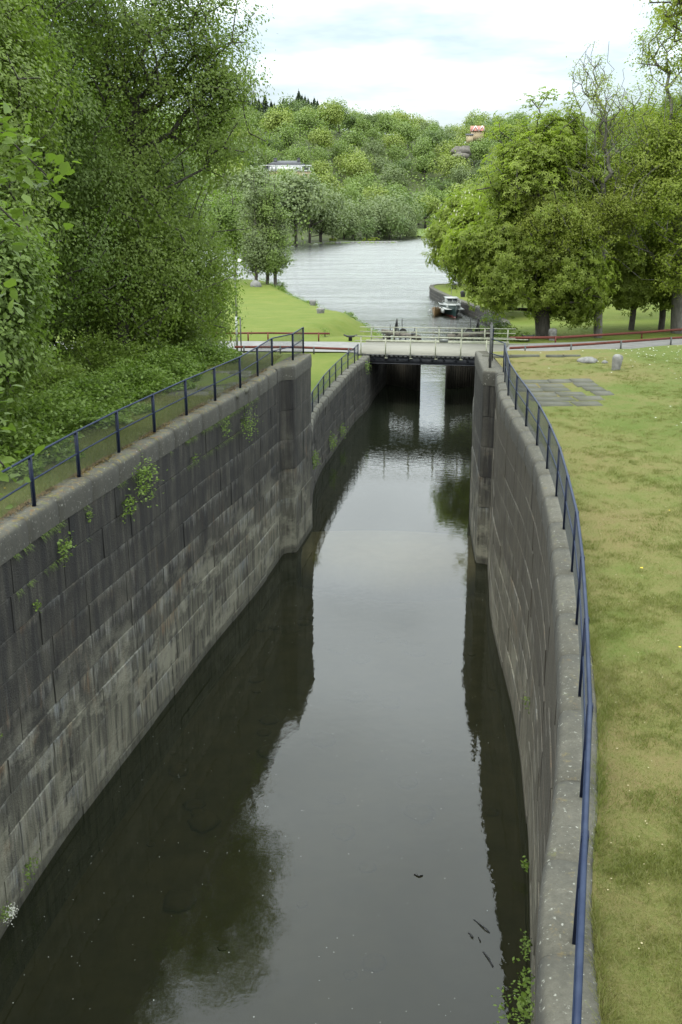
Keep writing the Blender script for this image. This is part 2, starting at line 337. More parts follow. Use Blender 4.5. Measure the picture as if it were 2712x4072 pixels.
# foliage
M['leafL'] = foliage('leaf_dense', (.100, .145, .025), (.150, .205, .038), (.22, .28, .064), .50, .45)
M['leafL2'] = foliage('leaf_dark', (.084, .132, .026), (.128, .184, .038), (.19, .25, .062), .49, .5)
M['leafN'] = foliage('leaf_linden', (.085, .13, .022), (.115, .17, .028), (.16, .22, .045), .45, 1.5)
M['leafC'] = foliage('leaf_chestnut', (.135, .175, .024), (.195, .245, .036), (.26, .31, .06), .52, .5)
M['leafA'] = foliage('leaf_ash', (.165, .195, .030), (.215, .25, .040), (.265, .29, .062), .52, .6)
M['leafY'] = foliage('leaf_maple', (.150, .195, .024), (.205, .25, .034), (.265, .30, .052), .52, .5)
M['leafB'] = foliage('leaf_shrub', (.080, .130, .020), (.130, .195, .032), (.20, .27, .06), .42, .8)
M['blade'] = foliage('grass_blade', (.095, .120, .020), (.140, .150, .035), (.21, .185, .08), .35, .35)
HC = {'green': ((.118, .170, .038), (.150, .212, .048), (.19, .25, .064)), 'dark': ((.078, .122, .032), (.100, .148, .040), (.13, .175, .05)),
      'lime': ((.165, .215, .038), (.205, .255, .050), (.25, .29, .07)), 'grey': ((.118, .156, .060), (.145, .184, .072), (.175, .21, .085)),
      'rust': ((.18, .155, .045), (.21, .19, .055), (.23, .21, .07)), 'fir': ((.050, .074, .036), (.062, .090, .045), (.08, .108, .055))}
for k, v in HC.items(): M['h_' + k] = foliage('leaf_' + k, *v, .28, .12)
# water
def water_mat():
    m = bpy.data.materials.new('water'); m.use_nodes = True; t = m.node_tree; t.nodes.clear()
    p = geo(t); s = _n(t, 'ShaderNodeSeparateXYZ', inp={0: p}); y = s.outputs[1]
    far = mapr(t, y, 84.0, 100.0)
    mid = mapr(t, y, 44.0, 62.0)
    r1 = noise(t, scaled(t, p, (.9, 1.5, 1)), 1.9, 3, .55); r2 = noise(t, scaled(t, p, (.35, 1.3, 1)), .55, 4, .6)
    r3 = noise(t, scaled(t, p, (.5, 1.6, 1)), 3.2, 2, .5)
    big = mapr(t, noise(t, scaled(t, p, (.03, .12, 1)), 1.0, 6, .65, 1.0), .38, .62, .3, 1.35)
    h = math_(t, 'MULTIPLY', math_(t, 'ADD', math_(t, 'MULTIPLY', r1, .13), math_(t, 'MULTIPLY', r2, .20)), math_(t, 'MULTIPLY', far, big))
    h = math_(t, 'ADD', h, math_(t, 'MULTIPLY', math_(t, 'MULTIPLY', r3, .010), mid))
    h = math_(t, 'ADD', h, math_(t, 'MULTIPLY', noise(t, p, 4.0, 3, .5), .0018))
    h = math_(t, 'ADD', h, math_(t, 'MULTIPLY', noise(t, p, .6, 2, .5), .004))
    bp = _n(t, 'ShaderNodeBump', inp={'Strength': 1.0, 'Distance': 1.0, 'Height': h})
    f1 = _n(t, 'ShaderNodeFresnel', inp={'IOR': 1.34, 'Normal': bp.outputs[0]}); f2 = _n(t, 'ShaderNodeFresnel', inp={'IOR': 1.34})
    fm = _n(t, 'ShaderNodeMix', data_type='FLOAT', inp={0: math_(t, 'MULTIPLY', far, .12), 2: f1.outputs[0], 3: f2.outputs[0]})
    gl = _n(t, 'ShaderNodeBsdfGlossy', inp={'Color': (1, 1, 1, 1), 'Roughness': mapr(t, y, 84.0, 150.0, .003, .20), 'Normal': bp.outputs[0]})
    df = _n(t, 'ShaderNodeBsdfDiffuse', inp={'Color': (.014, .017, .010, 1)})
    tr = _n(t, 'ShaderNodeBsdfTransparent', inp={'Color': (.66, .62, .42, 1)})
    mm = _n(t, 'ShaderNodeMixShader', inp={0: mapr(t, y, 44.0, 80.0, .52, .9), 1: tr.outputs[0], 2: df.outputs[0]})
    mx_ = _n(t, 'ShaderNodeMixShader', inp={0: fm.outputs[0], 1: mm.outputs[0], 2: gl.outputs[0]})
    _n(t, 'ShaderNodeOutputMaterial', inp={0: mx_.outputs[0]}); return m
M['water'] = water_mat()
exec_sections = []
# ================================================================ SETTING
def sstep(a, b, x):
    t = np.clip((np.asarray(x, float) - a) / (b - a), 0, 1); return t * t * (3 - 2 * t)
LW = spline([(-7.9, 1), (-7.55, 8), (-6.98, 15.5), (-6.5, 19.5), (-6.07, 21.9), (-5.37, 25.4), (-4.5, 29.8), (-3.8, 33), (-3.15, 36), (-2.72, 38.4)], .5).tolist()
LW += [(-2.55, 39.4), (-2.50, 39.75), (-2.44, 39.97), (-2.30, 40.12), (-2.08, 40.18), (-1.95, 40.20), (-1.90, 40.26), (-1.62, 41.9), (-1.32, 43.7)]
RW = spline([(.9, 1), (1.72, 7), (2.33, 9.4), (2.88, 11.7), (3.5, 14.9), (4.27, 19.4), (4.55, 21.5), (4.83, 23.8), (5.05, 26.6), (5.2, 29.8), (5.42, 33.5), (5.75, 36.3), (6.0, 38.3)], .5).tolist()
RW += [(6.04, 38.62), (6.0, 38.72), (5.88, 38.8), (5.74, 38.83), (5.64, 38.87), (5.60, 38.97), (5.74, 41), (6.0, 44.5)]
LOW_L = spline([(-1.40, 43.9), (-1.42, 47), (-1.40, 50.4), (-1.12, 53.8), (-.6, 57.3), (0.0, 61.2), (.62, 65.2), (1.15, 68.2), (1.9, 71.5), (2.8, 77.4), (3.8, 82.7)], .7).tolist()
LOW_R = spline([(6.2, 44.6), (7.4, 55), (9.1, 65), (10.8, 75), (12.0, 82.3)], .7).tolist()
QUAY = spline([(12.0, 82.5), (13.6, 90), (16.6, 101), (18.7, 115), (18.3, 130), (15.9, 151), (14.8, 165), (14.9, 171), (16.2, 175), (21, 177), (34, 178), (60, 180)], 1.5).tolist()
SHORE = spline([(3.8, 82.9), (3.9, 90), (6.0, 104), (5.4, 114), (4.2, 119.5), (2.2, 124.7), (.4, 132), (-5.7, 158), (-9.3, 175), (-11.5, 187), (-16, 191), (-30, 193), (-60, 190), (-140, 170)], 2).tolist()
def masonry(name, pathpts, side, ztop, zbot, ch, m, parent, seed=1, blen=1.35, step=.45, ne=.15):
    """individually set blocks along a path; side = which way the face looks"""
    g = rng(seed); P = Path(pathpts); V = []; F = []; A = []; UV = []
    def quad(a, b, c, d, uvs, r):
        k = len(V); V.extend([a, b, c, d]); F.append((k, k + 1, k + 2, k + 3)); A.append(r); UV.extend(uvs)
    def pt(u, z, off):
        n = P.nrm(u, side, ne); q = P.at(u); return (q[0] + n[0] * off, q[1] + n[1] * off, z)
    z = ztop; ci = 0; J = .016
    while z > zbot:
        z2 = z - ch; u = -g.uniform(0, blen)
        while u < P.len:
            L = blen * g.uniform(.75, 1.35); a, b = max(u, 0) + J, min(u + L, P.len) - J
            u += L
            if b - a < .06: continue
            off = g.uniform(-.016, .016); tl = g.uniform(-.012, .012); r = g.uniform(0, 1)
            n = max(1, int((b - a) / step)); us = np.linspace(a, b, n + 1); zt, zb = z - J * .9, z2 + J * .9
            ct = [pt(q, zt, off) for q in us]; cb = [pt(q, zb, off + tl) for q in us]
            bt = [pt(q, zt + .006, -.035) for q in us]; bb = [pt(q, zb - .006, -.035) for q in us]
            for i in range(n):
                ua, ub = us[i], us[i + 1]
                quad(ct[i], cb[i], cb[i + 1], ct[i + 1], [(ua, zt), (ua, zb), (ub, zb), (ub, zt)], r)
                quad(bt[i], ct[i], ct[i + 1], bt[i + 1], [(ua, zt)] * 2 + [(ub, zt)] * 2, r)
                quad(cb[i], bb[i], bb[i + 1], cb[i + 1], [(ua, zb)] * 2 + [(ub, zb)] * 2, r)
            quad(bt[0], bb[0], cb[0], ct[0], [(us[0], zt), (us[0], zb)] * 2, r); quad(ct[-1], cb[-1], bb[-1], bt[-1], [(us[-1], zt), (us[-1], zb)] * 2, r)
        z = z2; ci += 1
    us = np.linspace(0, P.len, max(2, int(P.len / step)))
    for i in range(len(us) - 1):
        quad(pt(us[i], ztop + .02, -.03), pt(us[i], zbot, -.03), pt(us[i + 1], zbot, -.03), pt(us[i + 1], ztop + .02, -.03),
             [(us[i], ztop), (us[i], zbot), (us[i + 1], zbot), (us[i + 1], ztop)], 0.0)
    return raw_mesh(name, V, F, m, parent, False, {'rnd': A}, UV)
def coping(name, pathpts, side, ztop, h, wd, m, parent, seed=1, over=.03, blen=1.5, rlip=.13, rough=.012, step=.35):
    g = rng(seed); P = Path(pathpts); mb = MB(); u = 0
    prof = [(over, -h), (over + .008, -h * .5), (over, -rlip), (over - rlip * .12, -rlip * .62), (over - rlip * .38, -rlip * .26), (over - rlip, 0), (-wd * .5, .005), (-wd + .03, -.0), (-wd, -.04), (-wd, -h)]
    while u < P.len - .05:
        L = blen * g.uniform(.8, 1.3); a, b = u + .0004, min(u + L, P.len) - .0004; u += L
        if b - a < .1: continue
        n = max(2, int((b - a) / step)); dz = g.uniform(-rough, rough) * .5; do = g.uniform(-rough, rough) * .5; V = []; F = []
        for i in range(n + 1):
            q = a + (b - a) * i / n; nn = P.nrm(q, side, .4); c = P.at(q); e = rough * .35 if i in (0, n) else 0
            for k, (o, z) in enumerate(prof):
                jo = g.uniform(-1, 1) * rough * .5 if 1 < k < 7 else 0
                o2 = o + do + jo - (e if k < 4 else 0); V.append((c[0] + nn[0] * o2, c[1] + nn[1] * o2, ztop + z + dz - (e * .6 if 4 <= k < 9 else 0)))
        m_ = len(prof)
        for i in range(n):
            for k in range(m_ - 1): F.append((i * m_ + k, (i + 1) * m_ + k, (i + 1) * m_ + k + 1, i * m_ + k + 1))
        F.append(tuple(range(m_))); F.append(tuple(n * m_ + k for k in range(m_))[::-1])
        mb.add(V, F, g.uniform(0, 1))
    o_ = mb.build(name, m, parent, smooth=True); return o_
ZT = 8.0; ZL = 3.8; CH = .6
wl = empty('lock_wall', (-6, 20, 0), 'tall dark stained stone lock wall on the left, its coping mossy, ending in a pier', 'stone wall')
LWm, LWp = LW[:-8], LW[-9:]
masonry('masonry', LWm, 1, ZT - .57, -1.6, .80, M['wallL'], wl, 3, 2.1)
masonry('pier_masonry', LWp, 1, ZT - .57, -1.6, 1.25, M['pier'], wl, 13, 4.5, .07, .05)
coping('coping', LWm, 1, ZT, .58, .55, M['copL'], wl, 5)
def pier_cap(pts, side, back, m, parent):
    P = Path(pts); o = []
    for u in np.linspace(0.01, P.len - .01, 40): n = P.nrm(u, side, .06); c = P.at(u); o.append((c, n))
    mb = MB(); rings = []
    for off, z in ((.03, -.58), (.035, -.2), (.02, -.06), (-.02, -.015), (-.07, 0)): rings.append([(c[0] + n[0] * off, c[1] + n[1] * off, ZT + z) for c, n in o])
    V = [p for r in rings for p in r]; k = len(o); F = [(i * k + j, i * k + j + 1, (i + 1) * k + j + 1, (i + 1) * k + j) for i in range(4) for j in range(k - 1)]
    b0 = len(V); V += [(x, y, ZT) for x, y in back] + [(x, y, ZT - .58) for x, y in back]; nb = len(back)
    F.append(tuple(range(4 * k, 5 * k)) + tuple(range(b0, b0 + nb))); F += [(b0 + i, b0 + i + 1, b0 + nb + i + 1, b0 + nb + i) for i in range(nb - 1)]
    F += [tuple(i * k + k - 1 for i in range(5)) + (b0, b0 + nb)]
    mb.add(V, F, .5); mb.build('pier_coping', m, parent)
pier_cap(LWp, 1, [(-1.95, 43.75), (-2.55, 41.2), (-3.25, 38.6)], M['copL'], wl)
wr = empty('lock_wall', (4, 18, 0), 'curved granite lock wall on the right with pale lichen spotted coping along the grass', 'stone wall')
RWm, RWp = RW[:-8], RW[-9:]
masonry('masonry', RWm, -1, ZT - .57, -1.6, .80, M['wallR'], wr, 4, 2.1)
masonry('pier_masonry', RWp, -1, ZT - .57, -1.6, 1.25, M['pier'], wr, 14, 4.5, .07, .05)
coping('coping', RWm, -1, ZT, .58, .44, M['copR'], wr, 6, rough=.005)
pier_cap(RWp, -1, [(6.5, 44.5), (6.45, 41), (6.45, 38.2)], M['copR'], wr)
# end wall of the left pier and the retaining return behind it
wb = empty('canal_wall', (0, 62, 0), 'lower curving stone canal wall on the left between the tall pier and the bridge', 'stone wall')
masonry('masonry', LOW_L, 1, ZL - .45, -1.6, .5, M['wallB'], wb, 8)
coping('coping', LOW_L, 1, ZL, .46, .55, M['copR'], wb, 9)
wb2 = empty('canal_wall', (9, 62, 0), 'lower stone canal wall on the right, mostly hidden behind the right pier', 'stone wall')
masonry('masonry', LOW_R, -1, ZL - .45, -1.6, .5, M['wallB'], wb2, 10)
coping('coping', LOW_R, -1, ZL, .46, .55, M['copR'], wb2, 11)
# pier end faces + retaining walls where the terrace drops
MB().prism([(-1.33, 43.72), (-1.45, 44.0), (-9, 45.4), (-30, 48), (-30, 47.5), (-9, 44.9), (-2, 43.72)], 2.5, 7.90).build('retaining_wall', M['stone'], wl)
MB().prism([(6.0, 44.52), (6.3, 44.8), (9, 45.3), (30, 48.5), (30, 48.0), (9, 44.8), (6.6, 44.5)], 2.5, 7.90).build('retaining_wall', M['stone'], wr)
# ---- ground sheets
def edge_x(pts, Y, default):
    P = np.array(pts); return np.interp(Y, P[:, 1], P[:, 0])
def sheet(name, Ys, xf, ncol, zf, m, spread=1.6, label=None):
    V = []; F = []
    for Y in Ys:
        a, b = xf(Y)
        for k in range(ncol + 1):
            t = (k / ncol) ** spread; x = a + (b - a) * t; V.append((x, Y, zf(x, Y)))
    n = ncol + 1
    for j in range(len(Ys) - 1):
        for k in range(ncol):
            q = (j * n + k, j * n + k + 1, (j + 1) * n + k + 1, (j + 1) * n + k)
            F.append(q if V[q[1]][0] > V[q[0]][0] else q[::-1])
    return tag(raw_mesh(name, V, F, m, None, True), label, None, None, 'structure')
def gn(x, y): return .035 * math.sin(x * 1.7 + y * .6) + .03 * math.sin(y * 1.3 - x * .8) + .02 * math.sin(x * 4.1 + 1) * math.sin(y * 3.3)
def zR(x, Y):
    if Y < 45: return ZT - .06 + gn(x, Y) * (1 - float(sstep(29, 31, Y) * (1 - sstep(37.5, 39.5, Y)) * (1 - sstep(10.2, 12, x)))) * min(1, max(0, (x - edge_x(RW, min(Y, 38.3), 0) - .6)) / 1.0) + .035 * max(0, x - 7.5)
    return 0
def xf_ru(Y):
    e = float(np.interp(Y, [p[1] for p in RW[:-8]] + [44.6], [p[0] for p in RW[:-8]] + [6.2])); return (e + .44, 60)
sheet('ground', np.concatenate([np.arange(1, 44.4, .5), [44.6]]), xf_ru, 46, zR, M['grassN'], 1.9)
tag(bpy.data.objects['ground'], 'grassy terrace beside the right lock wall')
def xf_lu(Y):
    e = float(np.interp(Y, [p[1] for p in LW[:-8]] + [40.4, 43.9], [p[0] for p in LW[:-8]] + [-2.2, -1.55])); return (e - .48, -70)
sheet('ground', np.concatenate([np.arange(1, 43.4, .5), [43.9]]), xf_lu, 40,
      lambda x, Y: ZT - .05 + gn(x, Y) * min(1, abs(x - xf_lu(Y)[0])) - .02 * max(0, -x - 12), M['grassN'], 1.9)
# lower land, left: one sheet from the wall/shore out to the left
sh = np.array(LOW_L + SHORE[1:]); shd = np.array(SHORE)
def dist_shore(x, y, pts):
    a = pts[:-1]; b = pts[1:]; ab = b - a; ap = np.array([x, y]) - a
    t = np.clip((ap * ab).sum(1) / (ab * ab).sum(1), 0, 1); return float(np.sqrt((((a + ab * t[:, None]) - [x, y]) ** 2).sum(1)).min())
def zLl(x, Y):
    if Y < 84: base = ZL - .03
    else: base = ZL - .03 + (1.5 - ZL) * float(sstep(84, 150, Y))
    if Y > 84.5:
        d = dist_shore(x, Y, shd); base = min(base, -.45 + .62 * d + .12 * math.sin(x * 2 + Y * 1.3))
    return base + (gn(x, Y) * .8 if Y > 84 else gn(x, Y) * .3)
Yl = np.concatenate([np.arange(44.2, 84, 1.3), [84.2], np.arange(85, 192.5, 1.3)])
def xf_ll(Y):
    if Y <= 82.7: e = float(np.interp(Y, [p[1] for p in LOW_L], [p[0] for p in LOW_L])) - .5
    else:
        e = float(np.interp(Y, [p[1] for p in SHORE if p[1] < 191.2 and p[0] > -16.5], [p[0] for p in SHORE if p[1] < 191.2 and p[0] > -16.5]))
        if Y < 85: e -= .5 * (85 - Y) / 2.3
    if Y > 188: e = -11.5 - (Y - 188) * 3
    return (e, -150)
sheet('lawn', Yl, xf_ll, 60, zLl, M['grassF'], 2.3)
def zRl(x, Y):
    base = ZL - .03
    if Y > 86: base = ZL - .03 + (1.5 - ZL) * float(sstep(88, 118, Y - max(0, x - 20) * .35))
    return base + gn(x, Y) * .4
Qp = [p for p in QUAY if p[0] < 21.1]
def xf_rl(Y):
    if Y <= 82.3: e = float(np.interp(Y, [p[1] for p in LOW_R], [p[0] for p in LOW_R]))
    else: e = float(np.interp(Y, [p[1] for p in Qp], [p[0] for p in Qp]))
    return (e + .5, 160)
sheet('lawn', np.concatenate([np.arange(45, 82, 1.5), np.arange(82.3, 176.8, 1.5), [176.8]]), xf_rl, 46, zRl, M['grassF'], 2.1)
# quay
q = empty('quay_wall', (16, 140, 0), 'rounded stone quay wall beside the moored boats at the river mouth', 'quay wall')
def path_strip(pts, side, z0, z1, m, name, parent, off0=0, off1=0, seed=0):
    P = Path(pts); us = np.arange(0, P.len, 1.0); V = []; F = []; g = rng(seed)
    for u in us:
        n = P.nrm(u, side, .6); c = P.at(u)
        for k in range(5):
            t = k / 4; o = off0 * (1 - t) + off1 * t + g.uniform(-.06, .06); V.append((c[0] + n[0] * o, c[1] + n[1] * o, z0 + (z1 - z0) * t))
    for i in range(len(us) - 1):
        for k in range(4): F.append((i * 5 + k, (i + 1) * 5 + k, (i + 1) * 5 + k + 1, i * 5 + k + 1))
    return raw_mesh(name, V, F, m, parent, False)
masonry('masonry', QUAY, -1, 1.25, -.7, .45, M['wallB'], q, 17, 1.0, 1.0)
coping('coping', QUAY, -1, 1.55, .3, .7, M['copR'], q, 19, .05, 1.8, .05)
# river bed, lock bed, sill
tag(MB().add([(-900, -40, -1.5), (1400, -40, -1.5), (1400, 700, -1.5), (-900, 700, -1.5)], [(0, 1, 2, 3)]).build('river_bed', M['mud']), 'muddy river bed', None, None, 'structure')
sill = MB()
arc = lambda t: (-1.7 + 7.6 * t, 40.0 - .9 * t - 1.35 * (1 - abs(2 * t - 1) ** 1.3))
front = [arc(t) for t in np.linspace(0, 1, 15)]; back = [(x, 43.6 - .5 * (x + 1.5) / 7 + .5 * math.sin((x + 1.6) / 7.4 * 3.14)) for x, _ in front][::-1]
sill.prism(front + back, -1.5, -.2)
s_ = sill.build('mitre_sill', M['sill']); tag(s_, 'pale stone mitre sill just under the water between the two piers', 'stone sill')
g = rng(33); st = MB()
for i in range(40):
    t = g.uniform(0, 1); Y = g.uniform(14, 37); x0 = np.interp(Y, [p[1] for p in LW[:-8]], [p[0] for p in LW[:-8]]); x1 = np.interp(Y, [p[1] for p in RW[:-8]], [p[0] for p in RW[:-8]])
    x = x0 + (x1 - x0) * t; r = g.uniform(.1, .42)
    st.lathe((x, Y, -1.5), [(r, 0), (r * 1.1, r * .2), (r * .7, r * .38), (r * .2, r * .45)], 8, 0, .12, i)
tag(st.build('bed_stones', M['mud'], None, True), 'sunken stones on the lock bed', 'stones', None, 'stuff')
# water: one calm-to-rippled sheet
Vw = []; Fw = []
xs = [-900, -300, -100, -40, -12, 0, 12, 40, 100, 300, 1400]; ys = [-40, 0, 20, 40, 60, 84, 100, 140, 200, 300, 450, 620, 700]
for yy in ys:
    for xx in xs: Vw.append((xx, yy, 0))
for j in range(len(ys) - 1):
    for i in range(len(xs) - 1): k = j * len(xs) + i; Fw.append((k, k + 1, k + 1 + len(xs), k + len(xs)))
tag(raw_mesh('water', Vw, Fw, M['water']), 'dark calm lock water running into the rippled river', None, None, 'structure')
# road
def ribbon(name, a, b, z, m, label):
    V = []; F = []
    for p, r in zip(a, b): V += [(p[0], p[1], z), (r[0], r[1], z)]
    for i in range(len(a) - 1): F.append((2 * i, 2 * i + 2, 2 * i + 3, 2 * i + 1) if False else (2 * i + 1, 2 * i, 2 * i + 2, 2 * i + 3))
    return tag(raw_mesh(name, V, F, m), label, None, None, 'structure')
ribbon('road', [(-90, 66), (-40, 71), (-22, 73.6), (-8, 74.7), (0, 74.2), (2.2, 73.3)], [(-90, 73), (-40, 78), (-22, 80), (-8, 80.4), (0, 80), (3.3, 79.2)], ZL + .06, M['asphalt'], 'pale road to the left of the bridge')
ribbon('road', [(10.6, 72.2), (13, 73.0), (18, 74.6), (27, 77.6), (45, 84), (80, 100)], [(12.1, 78.6), (14, 78.8), (18, 79.6), (28, 82.6), (45, 89), (80, 106)], ZL + .06, M['asphalt'], 'pale road to the right of the bridge')
# far hill terrain
SHF = np.array([(-700, 300), (-200, 320), (-60, 352), (-18.5, 384), (-4.4, 430), (8, 452), (23, 468), (41, 494), (60, 500), (120, 480), (300, 430), (1200, 420)], float)
def zH(x, Y):
    s = np.interp(x, SHF[:, 0], SHF[:, 1]); d = Y - s
    z = -.6 + np.clip(d, 0, 6) * .25 + 60 * sstep(35, 440, d) + 14 * sstep(250, 520, d)
    z = z + sstep(60, 250, d) * (5 * np.sin(x * .021 + Y * .006 + 1) + 4 * np.sin(Y * .017 + x * .009))
    z = z + 22 * sstep(150, 330, x) * sstep(200, 520, d)
    z = z - 9 * np.exp(-((x - 92) / 16) ** 2) * sstep(250, 420, d)
    return z
Yh = np.linspace(295, 1500, 90); Xh = np.linspace(-600, 1100, 120); V = []; F = []
for Y in Yh:
    for x in Xh: V.append((x, Y, float(zH(x, Y)) if Y > np.interp(x, SHF[:, 0], SHF[:, 1]) - 3 else -3))
for j in range(len(Yh) - 1):
    for i in range(len(Xh) - 1): k = j * len(Xh) + i; F.append((k, k + 1, k + 1 + len(Xh), k + len(Xh)))
tag(raw_mesh('hill', V, F, M['earth'], None, True), 'wooded hillside across the river', None, None, 'structure')
# far ground to the horizon
tag(MB().add([(-6000, 690, -2), (6000, 690, -2), (6000, 8000, -2), (-6000, 8000, -2)], [(0, 1, 2, 3)]).build('ground', M['earth']), 'far countryside', None, None, 'structure')
# ================================================================ FENCES
def fence(name, posts, zg, label, h=1.1, link=True, postw=.075, sp=.065, toprail=True):
    P = [np.array((x, y, zg)) for x, y in posts]; root = empty(name, tuple(P[0]), label, 'fence')
    for i, p in enumerate(P):
        a = P[min(i + 1, len(P) - 1)] - P[max(i - 1, 0)]; rz = math.atan2(a[1], a[0])
        m = MB(); m.box((p[0], p[1], zg + h / 2 - .02), (postw, postw * .9, h + .04), rz); m.box((p[0], p[1], zg + h - .03), (postw + .02, postw * .8, .07), rz)
        m.build('post', M['navy'], root)
    off = lambda i, z: P[i] + np.array((0, 0, z))
    m = MB(); m.tube([off(i, h - .01) for i in range(len(P))], .026, 8); m.build('top_rail', M['rail'], root, True)
    m = MB(); m.tube([off(i, h * .52) for i in range(len(P))], .02, 8); m.build('middle_rail', M['rail'], root, True)
    if link:
        V = []; F = []; r = .0021; H = h - .1
        for i in range(len(P) - 1):
            a, b = off(i, .06), off(i + 1, .06); L = np.linalg.norm(b - a); d = (b - a) / L; nn = np.array([d[1], -d[0], 0]); n = int((L + H) / sp)
            for k in range(n):
                for sgn in (1, -1):
                    u0 = k * sp - (H if sgn > 0 else 0); u1 = u0 + H * sgn
                    t0, t1 = 0.0, 1.0
                    for lim, s in ((0, 1), (L, -1)):
                        du = u1 - u0; tt = (lim - u0) / du
                        if s * du > 0: t0 = max(t0, tt)
                        else: t1 = min(t1, tt)
                    if t1 - t0 < .03: continue
                    q0 = a + d * (u0 + (u1 - u0) * t0) + np.array((0, 0, H * t0)); q1 = a + d * (u0 + (u1 - u0) * t1) + np.array((0, 0, H * t1))
                    dd = (q1 - q0) / np.linalg.norm(q1 - q0); uu = np.cross(dd, nn); b0 = len(V)
                    for q_ in (q0, q1): V += [q_ + nn * r, q_ - nn * r * .5 + uu * r, q_ - nn * r * .5 - uu * r]
                    F += [(b0, b0 + 1, b0 + 4, b0 + 3), (b0 + 1, b0 + 2, b0 + 5, b0 + 4), (b0 + 2, b0, b0 + 3, b0 + 5)]
        raw_mesh('wire_netting', V, np.array(F), M['wire'], root)
    return root
LP = [(-7.62, 7.9), (-7.52, 10.4), (-7.3, 12.85), (-7.05, 15.3), (-6.86, 17.9), (-6.55, 20.37), (-6.2, 22.79), (-5.78, 25.24), (-5.28, 27.62), (-4.74, 30.09), (-4.15, 32.5), (-3.56, 34.94), (-3.15, 37.5), (-2.78, 40.2), (-2.01, 41.66), (-1.66, 44.0)]
fence('fence', LP, ZT, 'navy posts and wire netting fence along the top of the tall left lock wall')
RP = [(1.45, 4.9), (2.04, 7.17), (2.62, 9.42), (3.13, 11.73), (3.62, 14.07), (4.06, 16.38), (4.43, 18.79), (4.77, 21.15), (5.04, 23.57), (5.26, 26.06), (5.40, 28.5), (5.52, 31.02), (5.68, 33.49), (6.0, 36.2), (6.31, 38.55)]
fr_ = fence('fence', RP, ZT, 'curving navy fence with round blue rails on top of the right lock wall')
fence('fence', [(-1.6, 49.6), (-1.50, 51.8), (-1.25, 54.2), (-1.0, 56.8), (-.68, 59.2), (-.33, 61.6), (.04, 63.96), (.46, 66.4), (.93, 68.8), (1.2, 70.6)], ZL, 'thin dark fence along the lower curving canal wall', sp=.09)
gp = empty('fence_gate', (5.93, 39.6, ZT), 'tall dark gate post with a brace standing on top of the right pier', 'gate post')
MB().box((5.93, 39.6, ZT + .85), (.09, .09, 1.72), .1).box((5.93, 39.6, ZT + 1.72), (.05, .05, .12)).build('post', M['steelg'], gp)
MB().bar((5.97, 39.65, ZT + 1.35), (6.15, 41.4, ZT + .02), .05, .05).bar((6.3, 41.5, ZT), (6.05, 39.9, ZT + 1.5), .04, .04).build('brace', M['navy'], gp)
m = MB(); m.tube([(5.93, 39.6, ZT + 1.15), (6.31, 38.62, ZT + 1.1)], .02); m.tube([(5.93, 39.6, ZT + .58), (6.31, 38.62, ZT + .56)], .02); m.build('rail', M['rail'], gp)
# ================================================================ BRIDGE
br = empty('road_bridge', (6, 75, 3.2), 'low steel road bridge with cream railings crossing the canal', 'bridge')
A0, A1, B0, B1 = np.array((1.15, 72.95)), np.array((11.2, 71.2)), np.array((2.0, 79.4)), np.array((13.1, 78.15))
md = MB(); md.prism([tuple(A0), tuple(A1), tuple(B1), tuple(B0)], 3.80, 3.96); md.build('deck', M['deck'], br)
def on(a, b, t, z): p = a + (b - a) * t; return (p[0], p[1], z)
for a, b, s in ((A0, A1, .05), (B0, B1, -.05)):
    o = np.array((0, s)); m = MB(); m.bar(on(a + o, b + o, 0, 3.48), on(a + o, b + o, 1, 3.48), .04, .44)
    m.bar(on(a, b, 0, 3.25), on(a, b, 1, 3.25), .28, .035); m.bar(on(a + o * 3, b + o * 3, 0, 3.725), on(a + o * 3, b + o * 3, 1, 3.725), .28, .035); m.build('girder', M['steel'], br)
m = MB()
for i in range(30):
    t = (i + .5) / 30; p = on(A0, A1, t, 3.77); m.box((p[0], p[1] - .11, 3.80), (.20, .08, .14), math.atan2(A1[1] - A0[1], A1[0] - A0[0]))
m.bar(on(A0, A1, 0, 3.885), on(A0, A1, 1, 3.885), .34, .03); m.build('edge_beam', M['steelg'], br)
m = MB()
for i in range(12):
    t = (i + .5) / 12; m.bar(on(A0, A1, t, 3.6), on(B0, B1, t, 3.6), .16, .30)
m.build('cross_beams', M['steel'], br)
m = MB(); m.bar(on(B0, B1, 0, 4.03), on(B0, B1, 1, 4.03), .2, .14); m.build('kerb', M['railcream'], br)
def railing(a, b, n, z0, zs, o, ext):
    d = (b - a) / np.linalg.norm(b - a); a2, b2 = a - d * ext[0], b + d * ext[1]
    for i in range(n):
        t = i / (n - 1); p = on(a, b, t, 0); m = MB(); m.box((p[0], p[1] + o, (z0 + zs[0]) / 2), (.09, .09, zs[0] - z0), 0); m.box((p[0] + .05, p[1] + o, z0 + .04), (.2, .14, .05)); m.build('post', M['railcream'], br)
    for k, z in enumerate(zs):
        m = MB(); m.bar(on(a2, b2, 0, z) + np.array((0, o, 0)), on(a2, b2, 1, z) + np.array((0, o, 0)), .12 if k == 0 else .05, .055 if k == 0 else .07); m.build('rail', M['railcream'], br)
railing(np.array((1.45, 72.9)), np.array((10.35, 71.35)), 6, 3.62, [5.18, 4.86], -.14, (.45, 2.9))
railing(np.array((2.4, 79.35)), np.array((13.0, 78.15)), 7, 3.9, [5.08, 4.72, 4.35], .1, (.9, .6))
MB().box((7.35, 71.72, 5.02), (.62, .03, .30), -.17).build('sign_back', M['galv'], br)
for (x0, y0, x1, y1), nm in (((.2, 72.6, 1.6, 79.8), 'l'), ((11.0, 70.9, 13.6, 79.0), 'r')):
    MB().prism([(x0, y0), (x1, y0), (x1 + .9, y1), (x0, y1)], 3.0, 3.70).build('abutment', M['stone'], br)
